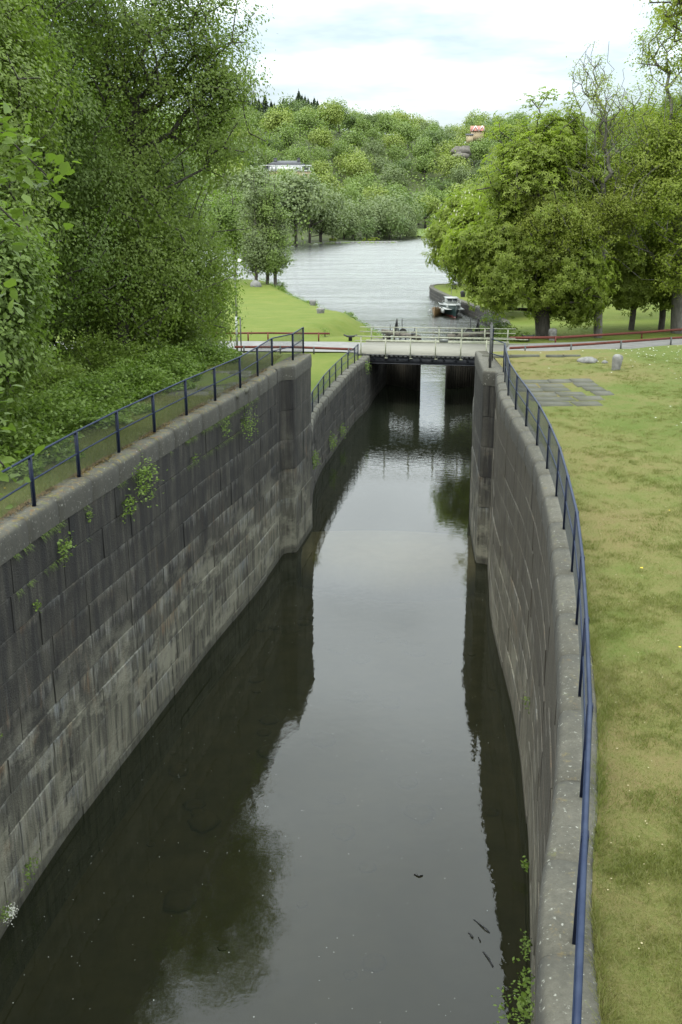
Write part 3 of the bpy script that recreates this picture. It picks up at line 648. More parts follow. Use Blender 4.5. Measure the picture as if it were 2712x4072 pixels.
# ================================================================ LOCK GATES
def leaf(hinge, tip, label, side):
    hx, hy = hinge; tx, ty = tip; root = empty('lock_gate', (hx, hy, 0), label, 'lock gate'); d = np.array((tx - hx, ty - hy)); L = np.linalg.norm(d); d /= L; n = np.array((-d[1], d[0])) * (1 if d[0] > 0 else -1)
    if n[1] > 0: n = -n
    rz = math.atan2(d[1], d[0]); m = MB(); k = int(L / .22); g = rng(int(L * 99))
    for i in range(k):
        c = np.array(hinge) + d * (i + .5) * L / k; m.box((c[0], c[1], .95), (L / k - .012, .16 + g.uniform(-.01, .01), 4.7), rz, g.uniform(0, 1))
    m.build('planking', M['gate'], root)
    m = MB()
    for z in (-.2, .9, 2.0, 3.1): m.bar((hx - n[0] * .2, hy - n[1] * .2, z), (tx - n[0] * .2, ty - n[1] * .2, z), .28, .26)
    m.build('cross_timber', M['gate'], root)
    for nm, (x, y) in (('heel_post', hinge), ('mitre_post', tip)):
        MB().box((x, y, 1.25), (.36, .36, 5.7), rz).build(nm, M['gate'], root)
    MB().bar((hx - d[0] * .6, hy - d[1] * .6, 4.32), (tx + d[0] * .1, ty + d[1] * .1, 4.22), .38, .34).build('top_beam', M['wood'], root)
    w0 = np.array(hinge) + n * .7 - d * .9; w1 = np.array(tip) + n * .6
    MB().bar((w0[0], w0[1], 3.72), (w1[0], w1[1], 3.5), .5, .14).build('walkway', M['wood'], root)
    for t in np.linspace(.05, .95, 6): p = np.array(hinge) + d * L * t; MB().box((p[0], p[1], 3.85), (.09, .09, .75), rz).build('stanchion', M['rubber'], root); MB().box((p[0] + n[0] * .6, p[1] + n[1] * .6, 3.95), (.05, .05, .9), rz).build('stanchion', M['rubber'], root)
    # paddle gear
    p = np.array(hinge) + d * L * .28
    m = MB(); m.bar((p[0] - .18, p[1], 4.4), (p[0] + .04, p[1], 5.45), .07, .07).bar((p[0] + .2, p[1], 4.4), (p[0] + .04, p[1], 5.5), .07, .07).bar((p[0] - .12, p[1], 4.75), (p[0] + .14, p[1], 4.75), .06, .05)
    for q in (.0, .09, -.07): m.bar((p[0] + q, p[1] + .08, 4.45), (p[0] + .03, p[1] + .08, 5.2 + q), .05, .05)
    m.build('winding_frame', M['rubber'], root)
    p = np.array(hinge) + d * L * .5; m = MB(); V = []; nn = 14
    for yy in (-.06, .06):
        for i in range(nn): t = math.pi * i / (nn - 1); V.append((p[0] + .33 * math.cos(t), p[1] + yy, 4.42 + .36 * math.sin(t)))
    m.add(V, [tuple(range(nn)), tuple(range(nn, 2 * nn))[::-1]] + [(i, (i + 1) % nn, nn + (i + 1) % nn, nn + i) for i in range(nn)]); m.build('quadrant_gear', M['steelg'], root)
    for t, zz, lean in ((.47, 5.55, 0), (.86, 5.0, .05), (.08, 4.95, 0)):
        p = np.array(hinge) + d * L * t; MB().tube([(p[0], p[1], 3.9), (p[0] + lean, p[1], zz)], .035, 6).build('lever', M['rubber'], root)
    p = np.array(hinge) + d * L * .86; MB().lathe((p[0], p[1], 4.4), [(.26, 0), (.24, .12), (.12, .24), (.05, .3)], 10).build('gear_cover', M['steelg'], root)
leaf((3.85, 82.7), (6.15, 79.75), 'left leaf of the timber lock gate, half open behind the bridge, winding gear on top', 1)
leaf((12.0, 82.2), (8.72, 80.5), 'right leaf of the timber lock gate, half open behind the bridge under the chestnut', -1)
# ================================================================ RED BARRIERS
def barrier(pts, posts, label, h=.5, rh=.17, zg=ZL, pm='steelg'):
    root = empty('road_barrier', (posts[0][0], posts[0][1], zg), label, 'barrier', 'red barriers along the road')
    for i in range(len(pts) - 1):
        MB().bar((*pts[i], zg + h - rh / 2 + (.004 if i % 2 else 0)), (*pts[i + 1], zg + h - rh / 2 + (.004 if i % 2 else 0)), .06, rh).build('rail', M['red'], root)
    for x, y in posts: MB().box((x, y - .05, zg + h / 2 - .03), (.11, .09, h + .10)).build('post', M[pm], root)
barrier([(-7.9, 74.2), (-3.6, 74.1), (1.0, 72.85)], [(-7.2, 74.2), (-4.5, 74.15), (-2.0, 73.7), (.55, 73.0)], 'low red barrier on the near side of the road, left of the bridge')
barrier([(-20, 79.0), (-10.6, 81.0), (-5.5, 81.1), (-.9, 80.8)], [(-18, 79.4), (-14, 80.2), (-10.1, 81.0), (-8.9, 81.05), (-7.5, 81.07), (-5.9, 81.1), (-3.9, 81), (-1.8, 80.9)], 'low red barrier on the far roadside at the edge of the bright lawn', .68, .14, ZL, 'red')
barrier([(12.2, 72.4), (16.9, 73.9), (19.9, 75.2), (20.0, 75.3), (25.7, 78.1), (33, 81.5), (50, 90)], [(13.4, 72.8), (17, 73.95), (21.2, 75.85), (25.7, 78.1), (30.5, 80.4), (36, 83)], 'low red barrier with a spliced joint, near side of the road right of the bridge', .66, .17)
barrier([(13.3, 79.2), (17.4, 79.5), (24.8, 82.7), (31, 86.2), (50, 96)], [(17, 79.5), (24.8, 82.8), (31, 86.3), (38, 90)], 'low red barrier on the far side of the road, before the park trees', .56, .19, ZL, 'red')
# small things by the road
def bollard(x, y, z, h, r, label, lean=0, group=None, m='stone', seed=0, name='stone_bollard'):
    if x < 0: z = zLl(x, y) - .03
    root = MB().lathe((0, 0, 0), [(r * .8, -.1), (r * .84, 0), (r * .95, h * .4), (r * 1.04, h * .72), (r * .98, h * .86), (r * .7, h * .96), (r * .25, h)], 14, 0, .035, seed).build(name, M[m], None, True)
    root.location = (x, y, z); root.rotation_euler[1] = lean; tag(root, label, 'bollard', group)
bollard(10.75, 38.87, ZT + .06, .58, .20, 'leaning grey granite bollard on the right terrace near the worn paving', .10, seed=1)
bollard(-3.7, 133.0, 1.7, .75, .42, 'stone bollard on the bright lawn, the farthest of three near the shore', group='stone bollards', seed=2)
bollard(-2.25, 112.0, 2.35, .62, .45, 'round stone bollard on the bright lawn in a worn patch, middle of three', group='stone bollards', seed=3)
bollard(-.35, 84.6, 3.72, .68, .28, 'stone bollard beside the right end of the far left barrier', group='stone bollards', seed=4)
bollard(17.2, 81.6, ZL, .95, .34, 'stone bollard behind the red barrier at the foot of the big chestnut', group='stone bollards', seed=5)
bollard(18.3, 165.0, 1.5, .9, .42, 'dark mooring bollard at the far edge of the quay', group='mooring bollards', m='rubber', seed=6, name='mooring_bollard')
bollard(18.0, 150.0, 1.5, .9, .38, 'dark mooring bollard on the quay behind the boats', group='mooring bollards', m='rubber', seed=7, name='mooring_bollard')
def rock(x, y, z, s, label, seed, name='boulder'):
    g = rng(seed); V = []; F = []; n, k = 12, 7
    for i in range(k):
        ph = math.pi * i / (k - 1)
        for j in range(n): t = 2 * math.pi * j / n; r = 1 + g.uniform(-.16, .16) * (2.2 if s[0] > 3 else 1); V.append((s[0] * r * math.sin(ph) * math.cos(t), s[1] * r * math.sin(ph) * math.sin(t), s[2] * r * math.cos(ph)))
    for i in range(k - 1):
        for j in range(n): j2 = (j + 1) % n; F.append((i * n + j, (i + 1) * n + j, (i + 1) * n + j2, i * n + j2))
    o = raw_mesh(name, V, F, M['rock'] if s[0] > 3 else M['stone'], None, False); o.location = (x, y, z); return tag(o, label, 'rock')
rock(10.1, 40.9, ZT + .08, (.42, .3, .16), 'pale low rock lying in the grass left of the leaning bollard', 5)
rock(10.75, 40.6, ZT + .05, (.12, .1, .1), 'small grey stone in the grass between the pale rock and the bollard', 6)
rock(-14.2, 170.0, 1.7, (1.0, .8, .8), 'rounded rock at the foot of the three alders', 7)
def cleat(x, y, z, label, rz=0):
    r = empty('mooring_cleat', (x, y, z), label, 'mooring cleat')
    MB().lathe((x, y, z), [(.16, 0), (.14, .3), (.2, .36)], 10).build('base', M['rubber'], r)
    MB().tube([(x - .55, y, z + .5), (x - .25, y, z + .36), (x + .25, y, z + .36), (x + .55, y, z + .48)], [.05, .08, .08, .05], 8).build('horns', M['rubber'], r)
cleat(.75, 80.2, ZL + .1, 'black iron mooring cleat left of the bridge'); cleat(15.0, 80.6, ZL + .05, 'black iron mooring cleat right of the bridge')
# street lamp
lx, ly = -7.75, 74.6
lp = empty('street_lamp', (lx, ly, ZL), 'tall slim grey street lamp beside the road left of the lock', 'street lamp')
MB().tube([(lx, ly, ZL), (lx, ly, ZL + 2.6)], .085, 10).build('lower_pole', M['galv'], lp, True)
MB().tube([(lx, ly, ZL + 2.6), (lx, ly, ZL + 6.35), (lx + .05, ly, ZL + 6.6), (lx + .3, ly, ZL + 6.72)], [.055, .045, .04, .035], 8).build('pole', M['galv'], lp, True)
MB().lathe((lx + .32, ly, ZL + 6.45), [(.06, 0), (.19, .03), (.21, .14), (.16, .24), (.05, .30)], 12).build('lamp_head', M['white'], lp, True)
MB().tube([(lx + .32, ly - .12, ZL + .0), (lx + .30, ly - .12, ZL + 2.55)], .05, 8).build('side_pipe', M['steelg'], lp)
# paving patches of old stone on both terraces
def paving(name, x0, x1, y0, y1, label, seed, skew=0.0, n=(5, 4)):
    g = rng(seed); mb = MB(); ys_ = np.linspace(y0, y1, n[1] + 1)
    for j in range(n[1]):
        x = x0 + g.uniform(0, .3)
        while x < x1 - .3:
            L = g.uniform(.7, 1.6); xe = min(x + L, x1 + g.uniform(-.1, .2))
            if g.uniform() > .07:
                ya, yb = ys_[j] + .03 + g.uniform(0, .05), ys_[j + 1] - .02 - g.uniform(0, .07); sk = skew * (x - x0)
                zz = (zR(x + .5, ya + sk + .4) if x0 > 0 else ZT - .05) + .014; j4 = lambda: g.uniform(-.05, .05)
                mb.prism([(x + j4(), ya + sk + j4()), (x + (xe - x) * .5, ya + sk + j4()), (xe - .05 + j4(), ya + sk + j4()), (xe - .05 + j4(), yb + sk + j4()), (x + j4(), yb + sk + j4())], zz - .12, zz, g.uniform(0, 1))
            x = xe
    tag(mb.build(name, M['slab']), label, None, None, 'structure')
paving('paving', 6.15, 9.3, 31.8, 37.1, 'worn stone paving with grass in its joints on the right terrace', 4, -.03, (5, 6))
paving('paving', -6.2, -3.3, 33.6, 39.0, 'old stone paving in the grass behind the left fence', 5, .1, (5, 6))
m = MB(); g = rng(8)
for x in (6.7, 7.9, 9.2, 9.9): m.box((x, 42.9 + g.uniform(-.05, .05), ZT - .04), (1.25 if x < 8 else .75, .26, .16), g.uniform(-.03, .03), g.uniform(0, 1))
tag(m.build('stone_edging', M['slab']), 'line of pale edging stones at the far end of the right terrace', 'stone edging')
# ================================================================ BOATS
def hull(L, W, H, n=14, k=9, sheer=.5, keel=-.45, bow=1.0):
    V = []; F = []
    for i in range(n + 1):
        t = i / n; wdt = W / 2 * (math.sin(min(1, t * 1.15 + .02) * math.pi / 2) ** .8) * (1 - .18 * max(0, t - .6) / .4); top = H + sheer * (1 - t) ** 2 + .08 * t * t; bot = keel * min(1, t * 3 + .25)
        y = L * t - (0.35 * bow * (1 - t) ** 6)
        for j in range(k * 2 - 1):
            s = (j - (k - 1)) / (k - 1); a = abs(s); z = bot + (top - bot) * a ** 1.7; x = wdt * (1 if s > 0 else -1) * (a ** (.62 + .5 * max(0, 1 - t * 2.5))) if a > 0 else 0
            V.append((x, y - (z - bot) * .16 * (1 - t) ** 2, z))
    m = 2 * k - 1
    for i in range(n):
        for j in range(m - 1): F.append((i * m + j, i * m + j + 1, (i + 1) * m + j + 1, (i + 1) * m + j))
    F.append(tuple(n * m + j for j in range(m)))
    return V, F, m, n
def boat(name, x, y, rz, L, W, H, mt, label, dark):
    root = empty(name, (x, y, 0), label, 'boat', None, rz)
    V, F, m_, n_ = hull(L, W, H); V = np.array(V)
    body = [f for f in F]
    if dark:
        zc_ = [np.mean([V[i][2] for i in f]) for f in F]
        raw_mesh('hull', V, [f for f, z in zip(F, zc_) if z > .12 or len(f) > 4], M[mt], root, False, world=False); raw_mesh('red_bottom', V, [f for f, z in zip(F, zc_) if z <= .12 and len(f) == 4], M['boatred'], root, False, world=False)
    else: raw_mesh('hull', V, body, M[mt], root, False, world=False)
    inner = V * np.array([.93, .98, 1]) + np.array([0, .08, -.04]); raw_mesh('inside', inner, [f[::-1] for f in F], M['wood'] if not dark else M['boatwhite'], root, False, world=False)
    for e in (0, m_ - 1):
        m = MB(); m.tube([V[i * m_ + e] + np.array((0, 0, .02)) for i in range(n_ + 1)], .045, 6); m.build('gunwale', M['boatwood' if not dark else 'boatwhite'], root, world=False)
    m = MB(); m.tube([V[m_ // 2], (V[0] + V[m_ - 1]) / 2 + np.array((0, -.04, .12))], .05, 6); m.build('stem', M['boatwood' if not dark else 'boatdark'], root, world=False)
    if not dark:
        for t in (.3, .55, .8): MB().box((0, L * t, H * .62), (W * .82, .28, .05)).build('thwart', M['wood'], root, world=False)
        MB().lathe((-W * .5, L * .35, H - .35), [(.05, 0), (.14, .1), (.14, .32), (.05, .42)], 10).build('fender', M['boatwhite'], root, True, world=False)
    else:
        MB().box((0, L * .45, H * .86), (W * .86, L * .72, .05)).build('deck', M['boatwhite'], root, world=False)
        c = MB(); c.prism([(-W * .30, L * .22), (W * .30, L * .22), (W * .34, L * .62), (-W * .34, L * .62)], H * .9, H + .36); c.build('cabin', M['boatwhite'], root, world=False)
        wh = MB(); wh.prism([(-W * .24, L * .42), (W * .24, L * .42), (W * .26, L * .66), (-W * .26, L * .66)], H + .36, H + 1.05); wh.prism([(-W * .28, L * .39), (W * .28, L * .39), (W * .3, L * .7), (-W * .3, L * .7)], H + 1.05, H + 1.12); wo_ = wh.build('wheelhouse', M['boatwhite'], root, world=False)
        for sx_ in (-.12, .12): MB().box((sx_ * W, L * .418, H + .78), (W * .2, .03, .38)).build('window', M['glass'], root, world=False)
        for sx_ in (-.15, .15): MB().box((sx_ * W, L * .218, H + .2), (W * .12, .03, .16)).build('window', M['glass'], root, world=False)
        for s_ in (-1, 1):
            m = MB()
            for t in np.linspace(.03, .5, 6): i = int(t * n_); p = V[i * m_ + (0 if s_ < 0 else m_ - 1)]; m.tube([p, p + np.array((0, 0, .55))], .018, 5)
            m.tube([V[int(t * n_) * m_ + (0 if s_ < 0 else m_ - 1)] + np.array((0, 0, .55)) for t in np.linspace(.03, .5, 6)], .02, 5); m.build('bow_railing', M['galv'], root, world=False)
        for xx, yy in ((-W * .5, L * .3), (-W * .47, L * .22), (-W * .53, L * .45)):
            MB().lathe((xx, yy, .45), [(.05, 0), (.17, .12), (.17, .5), (.05, .62)], 10).build('fender', M['boatwhite'], root, True, world=False)
        MB().tube([(0, L * .55, H + 1.5), (0, L * .55, H + 3.0)], .03, 6).build('mast', M['galv'], root, world=False)
boat('rowing_boat', 12.7, 136.6, -.22, 5.6, 1.95, .66, 'boatwood', 'small varnished wooden rowing boat moored outside the dark boat', False)
boat('motor_boat', 15.3, 134.8, .03, 8.5, 3.0, 1.2, 'boatdark', 'dark green motor boat with white cabin, red bottom and white fenders at the quay', True)
# ================================================================ HOUSES
def house_box(root, x0, x1, y0, y1, z0, z1, wall, name='wall'): MB().prism([(x0, y0), (x1, y0), (x1, y1), (x0, y1)], z0, z1).build(name, M[wall], root)
def win(root, x, y, z, w_, h_):
    f = MB(); f.box((x - w_ / 2, y - .06, z), (.2, .12, h_ + .3)).box((x + w_ / 2, y - .06, z), (.2, .12, h_ + .3)).box((x, y - .06, z + h_ / 2 + .1), (w_, .12, .22)).box((x, y - .06, z - h_ / 2 - .1), (w_ + .5, .22, .2)).box((x, y - .05, z), (.12, .1, h_))
    fo = f.build('window', M['white'], root); MB().box((x, y - .03, z), (w_, .05, h_)).build('pane', M['glass'], fo)
hy = 600.0; hz = 27.5; hx0, hx1 = -44.5, -17.8
vl = empty('yellow_villa', (-31, hy + 6, hz), 'large yellow villa with dark hipped roof and white trim, half hidden by trees', 'house')
house_box(vl, hx0, hx1, hy, hy + 13, hz - 3, hz + 6.6, 'yellowwall')
MB().prism([(hx0 + 4, hy - .7), (hx1 - 4.2, hy - .7), (hx1 - 4.2, hy), (hx0 + 4, hy)], hz + 6.6, hz + 9.2).build('attic_wall', M['white'], vl)
house_box(vl, hx0 + .3, hx1 - .3, hy + .3, hy + 12.7, hz + 6.6, hz + 9.4, 'white', 'upper_wall')
MB().box(((hx0 + hx1) / 2, hy + 6.5, hz + 9.55), (28.4, 15, .35)).box(((hx0 + hx1) / 2, hy + 6.5, hz + 6.65), (27.6, 14.2, .5)).build('cornice', M['white'], vl)
rx0, rx1 = hx0 + 1.5, hx1 - 1.5
MB().add([(rx0, hy - .3, hz + 9.7), (rx1, hy - .3, hz + 9.7), (rx1, hy + 13.5, hz + 9.7), (rx0, hy + 13.5, hz + 9.7), (rx0 + 5.5, hy + 6, hz + 12.4), (rx1 - 5.5, hy + 6, hz + 12.4)], [(0, 1, 5, 4), (1, 2, 5), (2, 3, 4, 5), (3, 0, 4), (0, 3, 2, 1)]).build('roof', M['slate'], vl)
for x in (hx0 + 6.8, hx1 - 6.5): MB().box((x, hy + 5, hz + 12.4), (1.7, 1.2, 2.4)).box((x, hy + 5, hz + 13.7), (2.1, 1.5, .3)).build('chimney', M['slate'], vl)
for x in (hx0 + 1.7, hx1 - 1.9): MB().box((x, hy - .05, hz + 8.1), (2.4, .5, 2.3)).build('loggia', M['slate'], vl)
for x in (hx0 + 5.2, hx0 + 7.4, hx1 - 7.6, hx1 - 5.4): win(vl, x, hy - .75, hz + 7.9, 1.0, 1.5)
for x in (hx0 + 3, hx0 + 8, hx0 + 13, hx1 - 8, hx1 - 3.4): win(vl, x, hy - .02, hz + 3.4, 1.3, 2.6)
ct = empty('red_roofed_cottage', (104, 800, 66), 'small cottage with a red roof and two white gables high on the far hillside', 'house')
cz = 66.5; cx0, cx1 = 98.5, 107.5
house_box(ct, cx0, cx1, 800, 807, cz - 4, cz + 2.8, 'yellowwall')
MB().add([(cx0 - .6, 799.4, cz + 2.6), (cx1 + .6, 799.4, cz + 2.6), (cx1 + .6, 807.6, cz + 2.6), (cx0 - .6, 807.6, cz + 2.6), (cx0 - .6, 803.5, cz + 6.6), (cx1 + .6, 803.5, cz + 6.6)], [(0, 1, 5, 4), (2, 3, 4, 5), (1, 2, 5), (3, 0, 4), (0, 3, 2, 1)]).build('roof', M['redroof'], ct)
for x in (cx0 + 2.4, cx1 - 1.6):
    MB().add([(x - 2, 798.6, cz + 2.9), (x + 2, 798.6, cz + 2.9), (x, 798.6, cz + 6.2), (x, 803.5, cz + 6.2), (x - 2, 802, cz + 2.9), (x + 2, 802, cz + 2.9)], [(0, 1, 2), (0, 2, 3, 4), (1, 5, 3, 2)]).build('dormer', M['redroof'], ct)
    MB().bar((x - 2.2, 798.4, cz + 2.7), (x, 798.4, cz + 6.3), .2, .5).bar((x + 2.2, 798.4, cz + 2.7), (x, 798.4, cz + 6.5), .2, .45).build('bargeboard', M['white'], ct)
sh_ = empty('yellow_shed', (96, 792, 64), 'tiny pale yellow shed just below the red roofed cottage', 'shed')
MB().prism([(93.8, 792), (98.4, 792), (98.4, 796), (93.8, 796)], 60, 65.8).build('wall', M['yellowwall'], sh_)
MB().add([(93.2, 791.4, 65.7), (99, 791.4, 65.7), (99, 796.6, 65.7), (93.2, 796.6, 65.7), (93.2, 794, 66.9), (99, 794, 66.9)], [(0, 1, 5, 4), (2, 3, 4, 5), (1, 2, 5), (3, 0, 4), (0, 3, 2, 1)]).build('roof', M['slate'], sh_)
rock(84.5, 735, 51, (7, 4, 3.6), 'bare grey rock face on the hillside below the cottage', 21, 'rock_outcrop'); rock(82, 722, 47.5, (6, 4, 2.6), 'smaller grey rock face under the bare rock on the hillside', 22, 'rock_outcrop')
# ================================================================ VEGETATION
def in_ells(g, ells, n, shell=.5):
    """ells: (cx,cy,cz,rx,ry,rz,weight)"""
    w_ = np.array([e[6] if len(e) > 6 else e[3] * e[4] * e[5] for e in ells], float); w_ /= w_.sum(); idx = g.choice(len(ells), n, p=w_); E_ = np.array([e[:6] for e in ells])[idx]
    d = g.standard_normal((n, 3)); d /= np.linalg.norm(d, axis=1)[:, None]; r = g.uniform(0, 1, n) ** (shell)
    r = r * (1 + .10 * np.sin(d[:, 0] * 5 + idx) * np.cos(d[:, 2] * 6 + d[:, 1] * 4))
    return E_[:, :3] + d * r[:, None] * E_[:, 3:]
def skeleton(g, trunk, pts, seg=1.3, up=.12, asc=.5):
    nodes = [np.array(p, float) for p in trunk]; par = [-1] + list(range(len(trunk) - 1)); t0 = np.array(trunk[len(trunk) // 2])
    arr = np.zeros((len(pts) * 5 + 50, 3)); depth = np.zeros(len(arr)); cnt = len(nodes); arr[:cnt] = nodes; L = 0
    for i in range(cnt): depth[i] = 0 if i >= len(trunk) // 3 else 3.0
    tr = np.array(trunk); dist = np.sqrt(((pts[:, None, :] - tr[None]) ** 2).sum(2)).min(1); tips = []
    for p in pts[np.argsort(dist)]:
        dd = np.sqrt(((arr[:cnt] - p) ** 2).sum(1)); hd = np.sqrt(((arr[:cnt, :2] - p[:2]) ** 2).sum(1)); c = dd + .22 * depth[:cnt] + .7 * np.maximum(0, hd * asc - (p[2] - arr[:cnt, 2])); j = int(np.argmin(c)); D = dd[j]
        k = max(1, int(D / seg)); prev = j; a = arr[j].copy()
        if cnt + k >= len(arr): break
        for s in range(1, k + 1):
            t = s / k; q = a + (p - a) * t
            if s < k: q = q + g.uniform(-.12, .12, 3) * min(D, 2) ; q[2] += up * D * math.sin(math.pi * t)
            arr[cnt] = q; par.append(prev); depth[cnt] = depth[prev] + D / k; prev = cnt; cnt += 1
        tips.append(prev)
    return arr[:cnt].copy(), np.array(par), np.array(tips)
def branch_mesh(name, A, par, m, parent, r0, rtip=.009, maxn=None, rmin=0):
    n = len(A); r = np.full(n, 0.0); nch = np.zeros(n, int)
    for i in range(n - 1, 0, -1):
        if r[i] == 0: r[i] = rtip ** 2.3
        r[par[i]] += r[i]
    r = r ** (1 / 2.3); r *= r0 / r[0]; r = np.maximum(r, rtip * .8)
    idx = np.arange(1, n); idx = idx[r[idx] > rmin]; p0 = A[par[idx]]; p1 = A[idx]; ra = np.minimum(r[par[idx]], r[idx] * 1.35 + .01); rb = r[idx]
    d = p1 - p0; L = np.linalg.norm(d, axis=1); d /= (L[:, None] + 1e-9); p1 = p1 + d * (rb * .3)[:, None]
    ref = np.where(np.abs(d[:, 2:3]) < .9, np.array([[0, 0, 1.0]]), np.array([[1.0, 0, 0]])); u = np.cross(d, ref); u /= np.linalg.norm(u, axis=1)[:, None]; v = np.cross(d, u)
    V = []; F = []; base = 0
    for big in (True, False):
        s = (rb > .07) if big else (rb <= .07); k = 9 if big else 3
        if not s.any(): continue
        t = np.arange(k) * 2 * np.pi / k; ring = u[s][:, None, :] * np.cos(t)[None, :, None] + v[s][:, None, :] * np.sin(t)[None, :, None]
        a = p0[s][:, None] + ring * ra[s][:, None, None]; b = p1[s][:, None] + ring * rb[s][:, None, None]; q = np.concatenate([a, b], 1).reshape(-1, 3); c = s.sum()
        o = base + np.arange(c)[:, None] * 2 * k; kk = np.arange(k)[None]; k2 = (np.arange(k) + 1) % k
        f = np.stack([o + kk, o + k2[None], o + k + k2[None], o + k + kk], 2).reshape(-1, 4); V.append(q); F.append(f); base += len(q)
    return raw_mesh(name, np.concatenate(V), np.concatenate(F), m, parent, True), r
def leaves(name, C, size, m, parent, g, tilt=.9, asp=.62, droop=0.0, kind='leaf', sizevar=.3, rndv=None, outn=None):
    """C (n,3) leaf positions. each a rhombic, slightly folded blade"""
    n = len(C); th = g.uniform(0, 2 * np.pi, n); nz = np.stack([np.cos(th), np.sin(th), np.zeros(n)], 1); tl = np.abs(g.normal(0, tilt, n)); nrm_ = nz * np.sin(tl)[:, None]; nrm_[:, 2] = np.cos(tl)
    if outn is not None:
        nrm_ = outn * .85 + np.array([0, 0, .55]) + g.standard_normal((n, 3)) * .42; nrm_ /= np.linalg.norm(nrm_, axis=1)[:, None]
    ax = g.standard_normal((n, 3)); ax[:, 2] -= droop; ax -= nrm_ * (ax * nrm_).sum(1)[:, None]; ax /= np.linalg.norm(ax, axis=1)[:, None]; bx = np.cross(nrm_, ax)
    s = size * (1 + sizevar * g.uniform(-1, 1, n)); a = ax * (s * .5)[:, None]; b = bx * (s * .5 * asp)[:, None]; r = g.uniform(0, 1, n) if rndv is None else rndv
    if kind == 'leaf':
        V = np.stack([C - a, C + b - a * .1, C + a - nrm_ * (s * .12)[:, None], C - b - a * .1], 1).reshape(-1, 3); F = np.arange(4 * n).reshape(n, 4); rr = r
    elif kind == 'palm':      # five drooping leaflets from one point
        V = []; k = 5
        for i in range(k):
            an = (i - 2) * 1.05; di = ax * math.cos(an) + bx * math.sin(an); si = np.cross(nrm_, di); l = (s * (.62 - .07 * abs(i - 2)))[:, None]
            V.append(np.stack([C, C + di * l * .62 + si * l * .20, C + di * l - nrm_ * l * .30, C + di * l * .62 - si * l * .20], 1))
        V = np.stack(V, 1).reshape(-1, 3); F = np.arange(4 * n * k).reshape(n * k, 4); rr = np.repeat(r, k)
    elif kind == 'broad':     # six sided, folded along the midrib
        V = np.stack([C - a, C - a * .35 + b * .95 + nrm_ * (s * .05)[:, None], C + a * .35 + b * .8 + nrm_ * (s * .04)[:, None], C + a * 1.1 - nrm_ * (s * .1)[:, None], C + a * .35 - b * .8 + nrm_ * (s * .04)[:, None], C - a * .35 - b * .95 + nrm_ * (s * .05)[:, None]], 1).reshape(-1, 3)
        o = np.arange(n)[:, None] * 6; F = np.concatenate([o + np.array([[0, 1, 2, 3]]), o + np.array([[0, 3, 4, 5]])], 1).reshape(-1, 4); rr = np.repeat(r, 2)
    return raw_mesh(name, V, F, m, parent, False, {'rnd': rr})
def tree(name, base, top, ells, ntip, nleaf, size, leafm, label, seed, r0=.3, spread=(.45, .3), kind='leaf', bark='bark', group=None, cat='tree', tilt=.9, droop=.3, shell=.5, bend=0.4, zmin=None, keep=None, fork=None, up=.12, bare=0, asp=.62, twig=.009, asc=.5, nl=7, lr=.44):
    g = rng(seed); root = empty(name, base, label, cat, group); b = np.array(base, float); t = np.array(top, float)
    tr = [b + (t - b) * s + np.array([math.sin(s * 4 + seed), math.cos(s * 5 + seed), 0]) * bend * s * (1 - s * .3) for s in np.linspace(0, 1, 12)]; tr[0][2] -= .3
    lob = []
    for e in ells:
        for _ in range(nl):
            d_ = g.standard_normal(3); d_ /= np.linalg.norm(d_); q_ = .72 * g.uniform(.6, 1.05); f_ = lr * g.uniform(.75, 1.25)
            lob.append((e[0] + d_[0] * e[3] * q_, e[1] + d_[1] * e[4] * q_, e[2] + d_[2] * e[5] * q_, e[3] * f_, e[4] * f_, min(e[5], (e[3] + e[4]) * .6) * f_))
    pts = np.concatenate([in_ells(g, lob, int(ntip * .8), .28), in_ells(g, ells, ntip - int(ntip * .8), shell)])
    if zmin is not None: pts = pts[pts[:, 2] > zmin]
    if keep is not None: pts = pts[keep(pts)]
    A, par, tips = skeleton(g, tr, pts, up=up, asc=asc)
    branch_mesh('trunk', A, par, M[bark], root, r0, twig)
    T = A[tips]
    if bare: T = T[g.uniform(0, 1, len(T)) > bare * (T[:, 2] > np.percentile(T[:, 2], 55))]
    per = max(1, nleaf // max(1, len(T))); cr_ = g.uniform(-.22, .22, len(T))
    C = np.repeat(T, per, 0) + g.standard_normal((len(T) * per, 3)) * np.array([spread[0], spread[0], spread[1]]); rv = np.clip(g.uniform(.1, .9, len(C)) * .6 + .2 + np.repeat(cr_, per), 0, 1)
    if keep is not None: s = keep(C, True); C = C[s]; rv = rv[s]
    lc = np.array([q_[:3] for q_ in lob]); on = np.zeros_like(C)
    for i0 in range(0, len(C), 20000):
        cc_ = C[i0:i0 + 20000]; j = ((cc_[:, None, :] - lc[None]) ** 2).sum(2).argmin(1); on[i0:i0 + 20000] = cc_ - lc[j]
    mid = lc.mean(0); o2 = C - mid; on = on / (np.linalg.norm(on, axis=1)[:, None] + 1e-6) * .6 + o2 / (np.linalg.norm(o2, axis=1)[:, None] + 1e-6) * .6
    leaves('crown', C, size, M[leafm], root, g, tilt, asp, droop, kind, rndv=rv, outn=on)
    return root, T
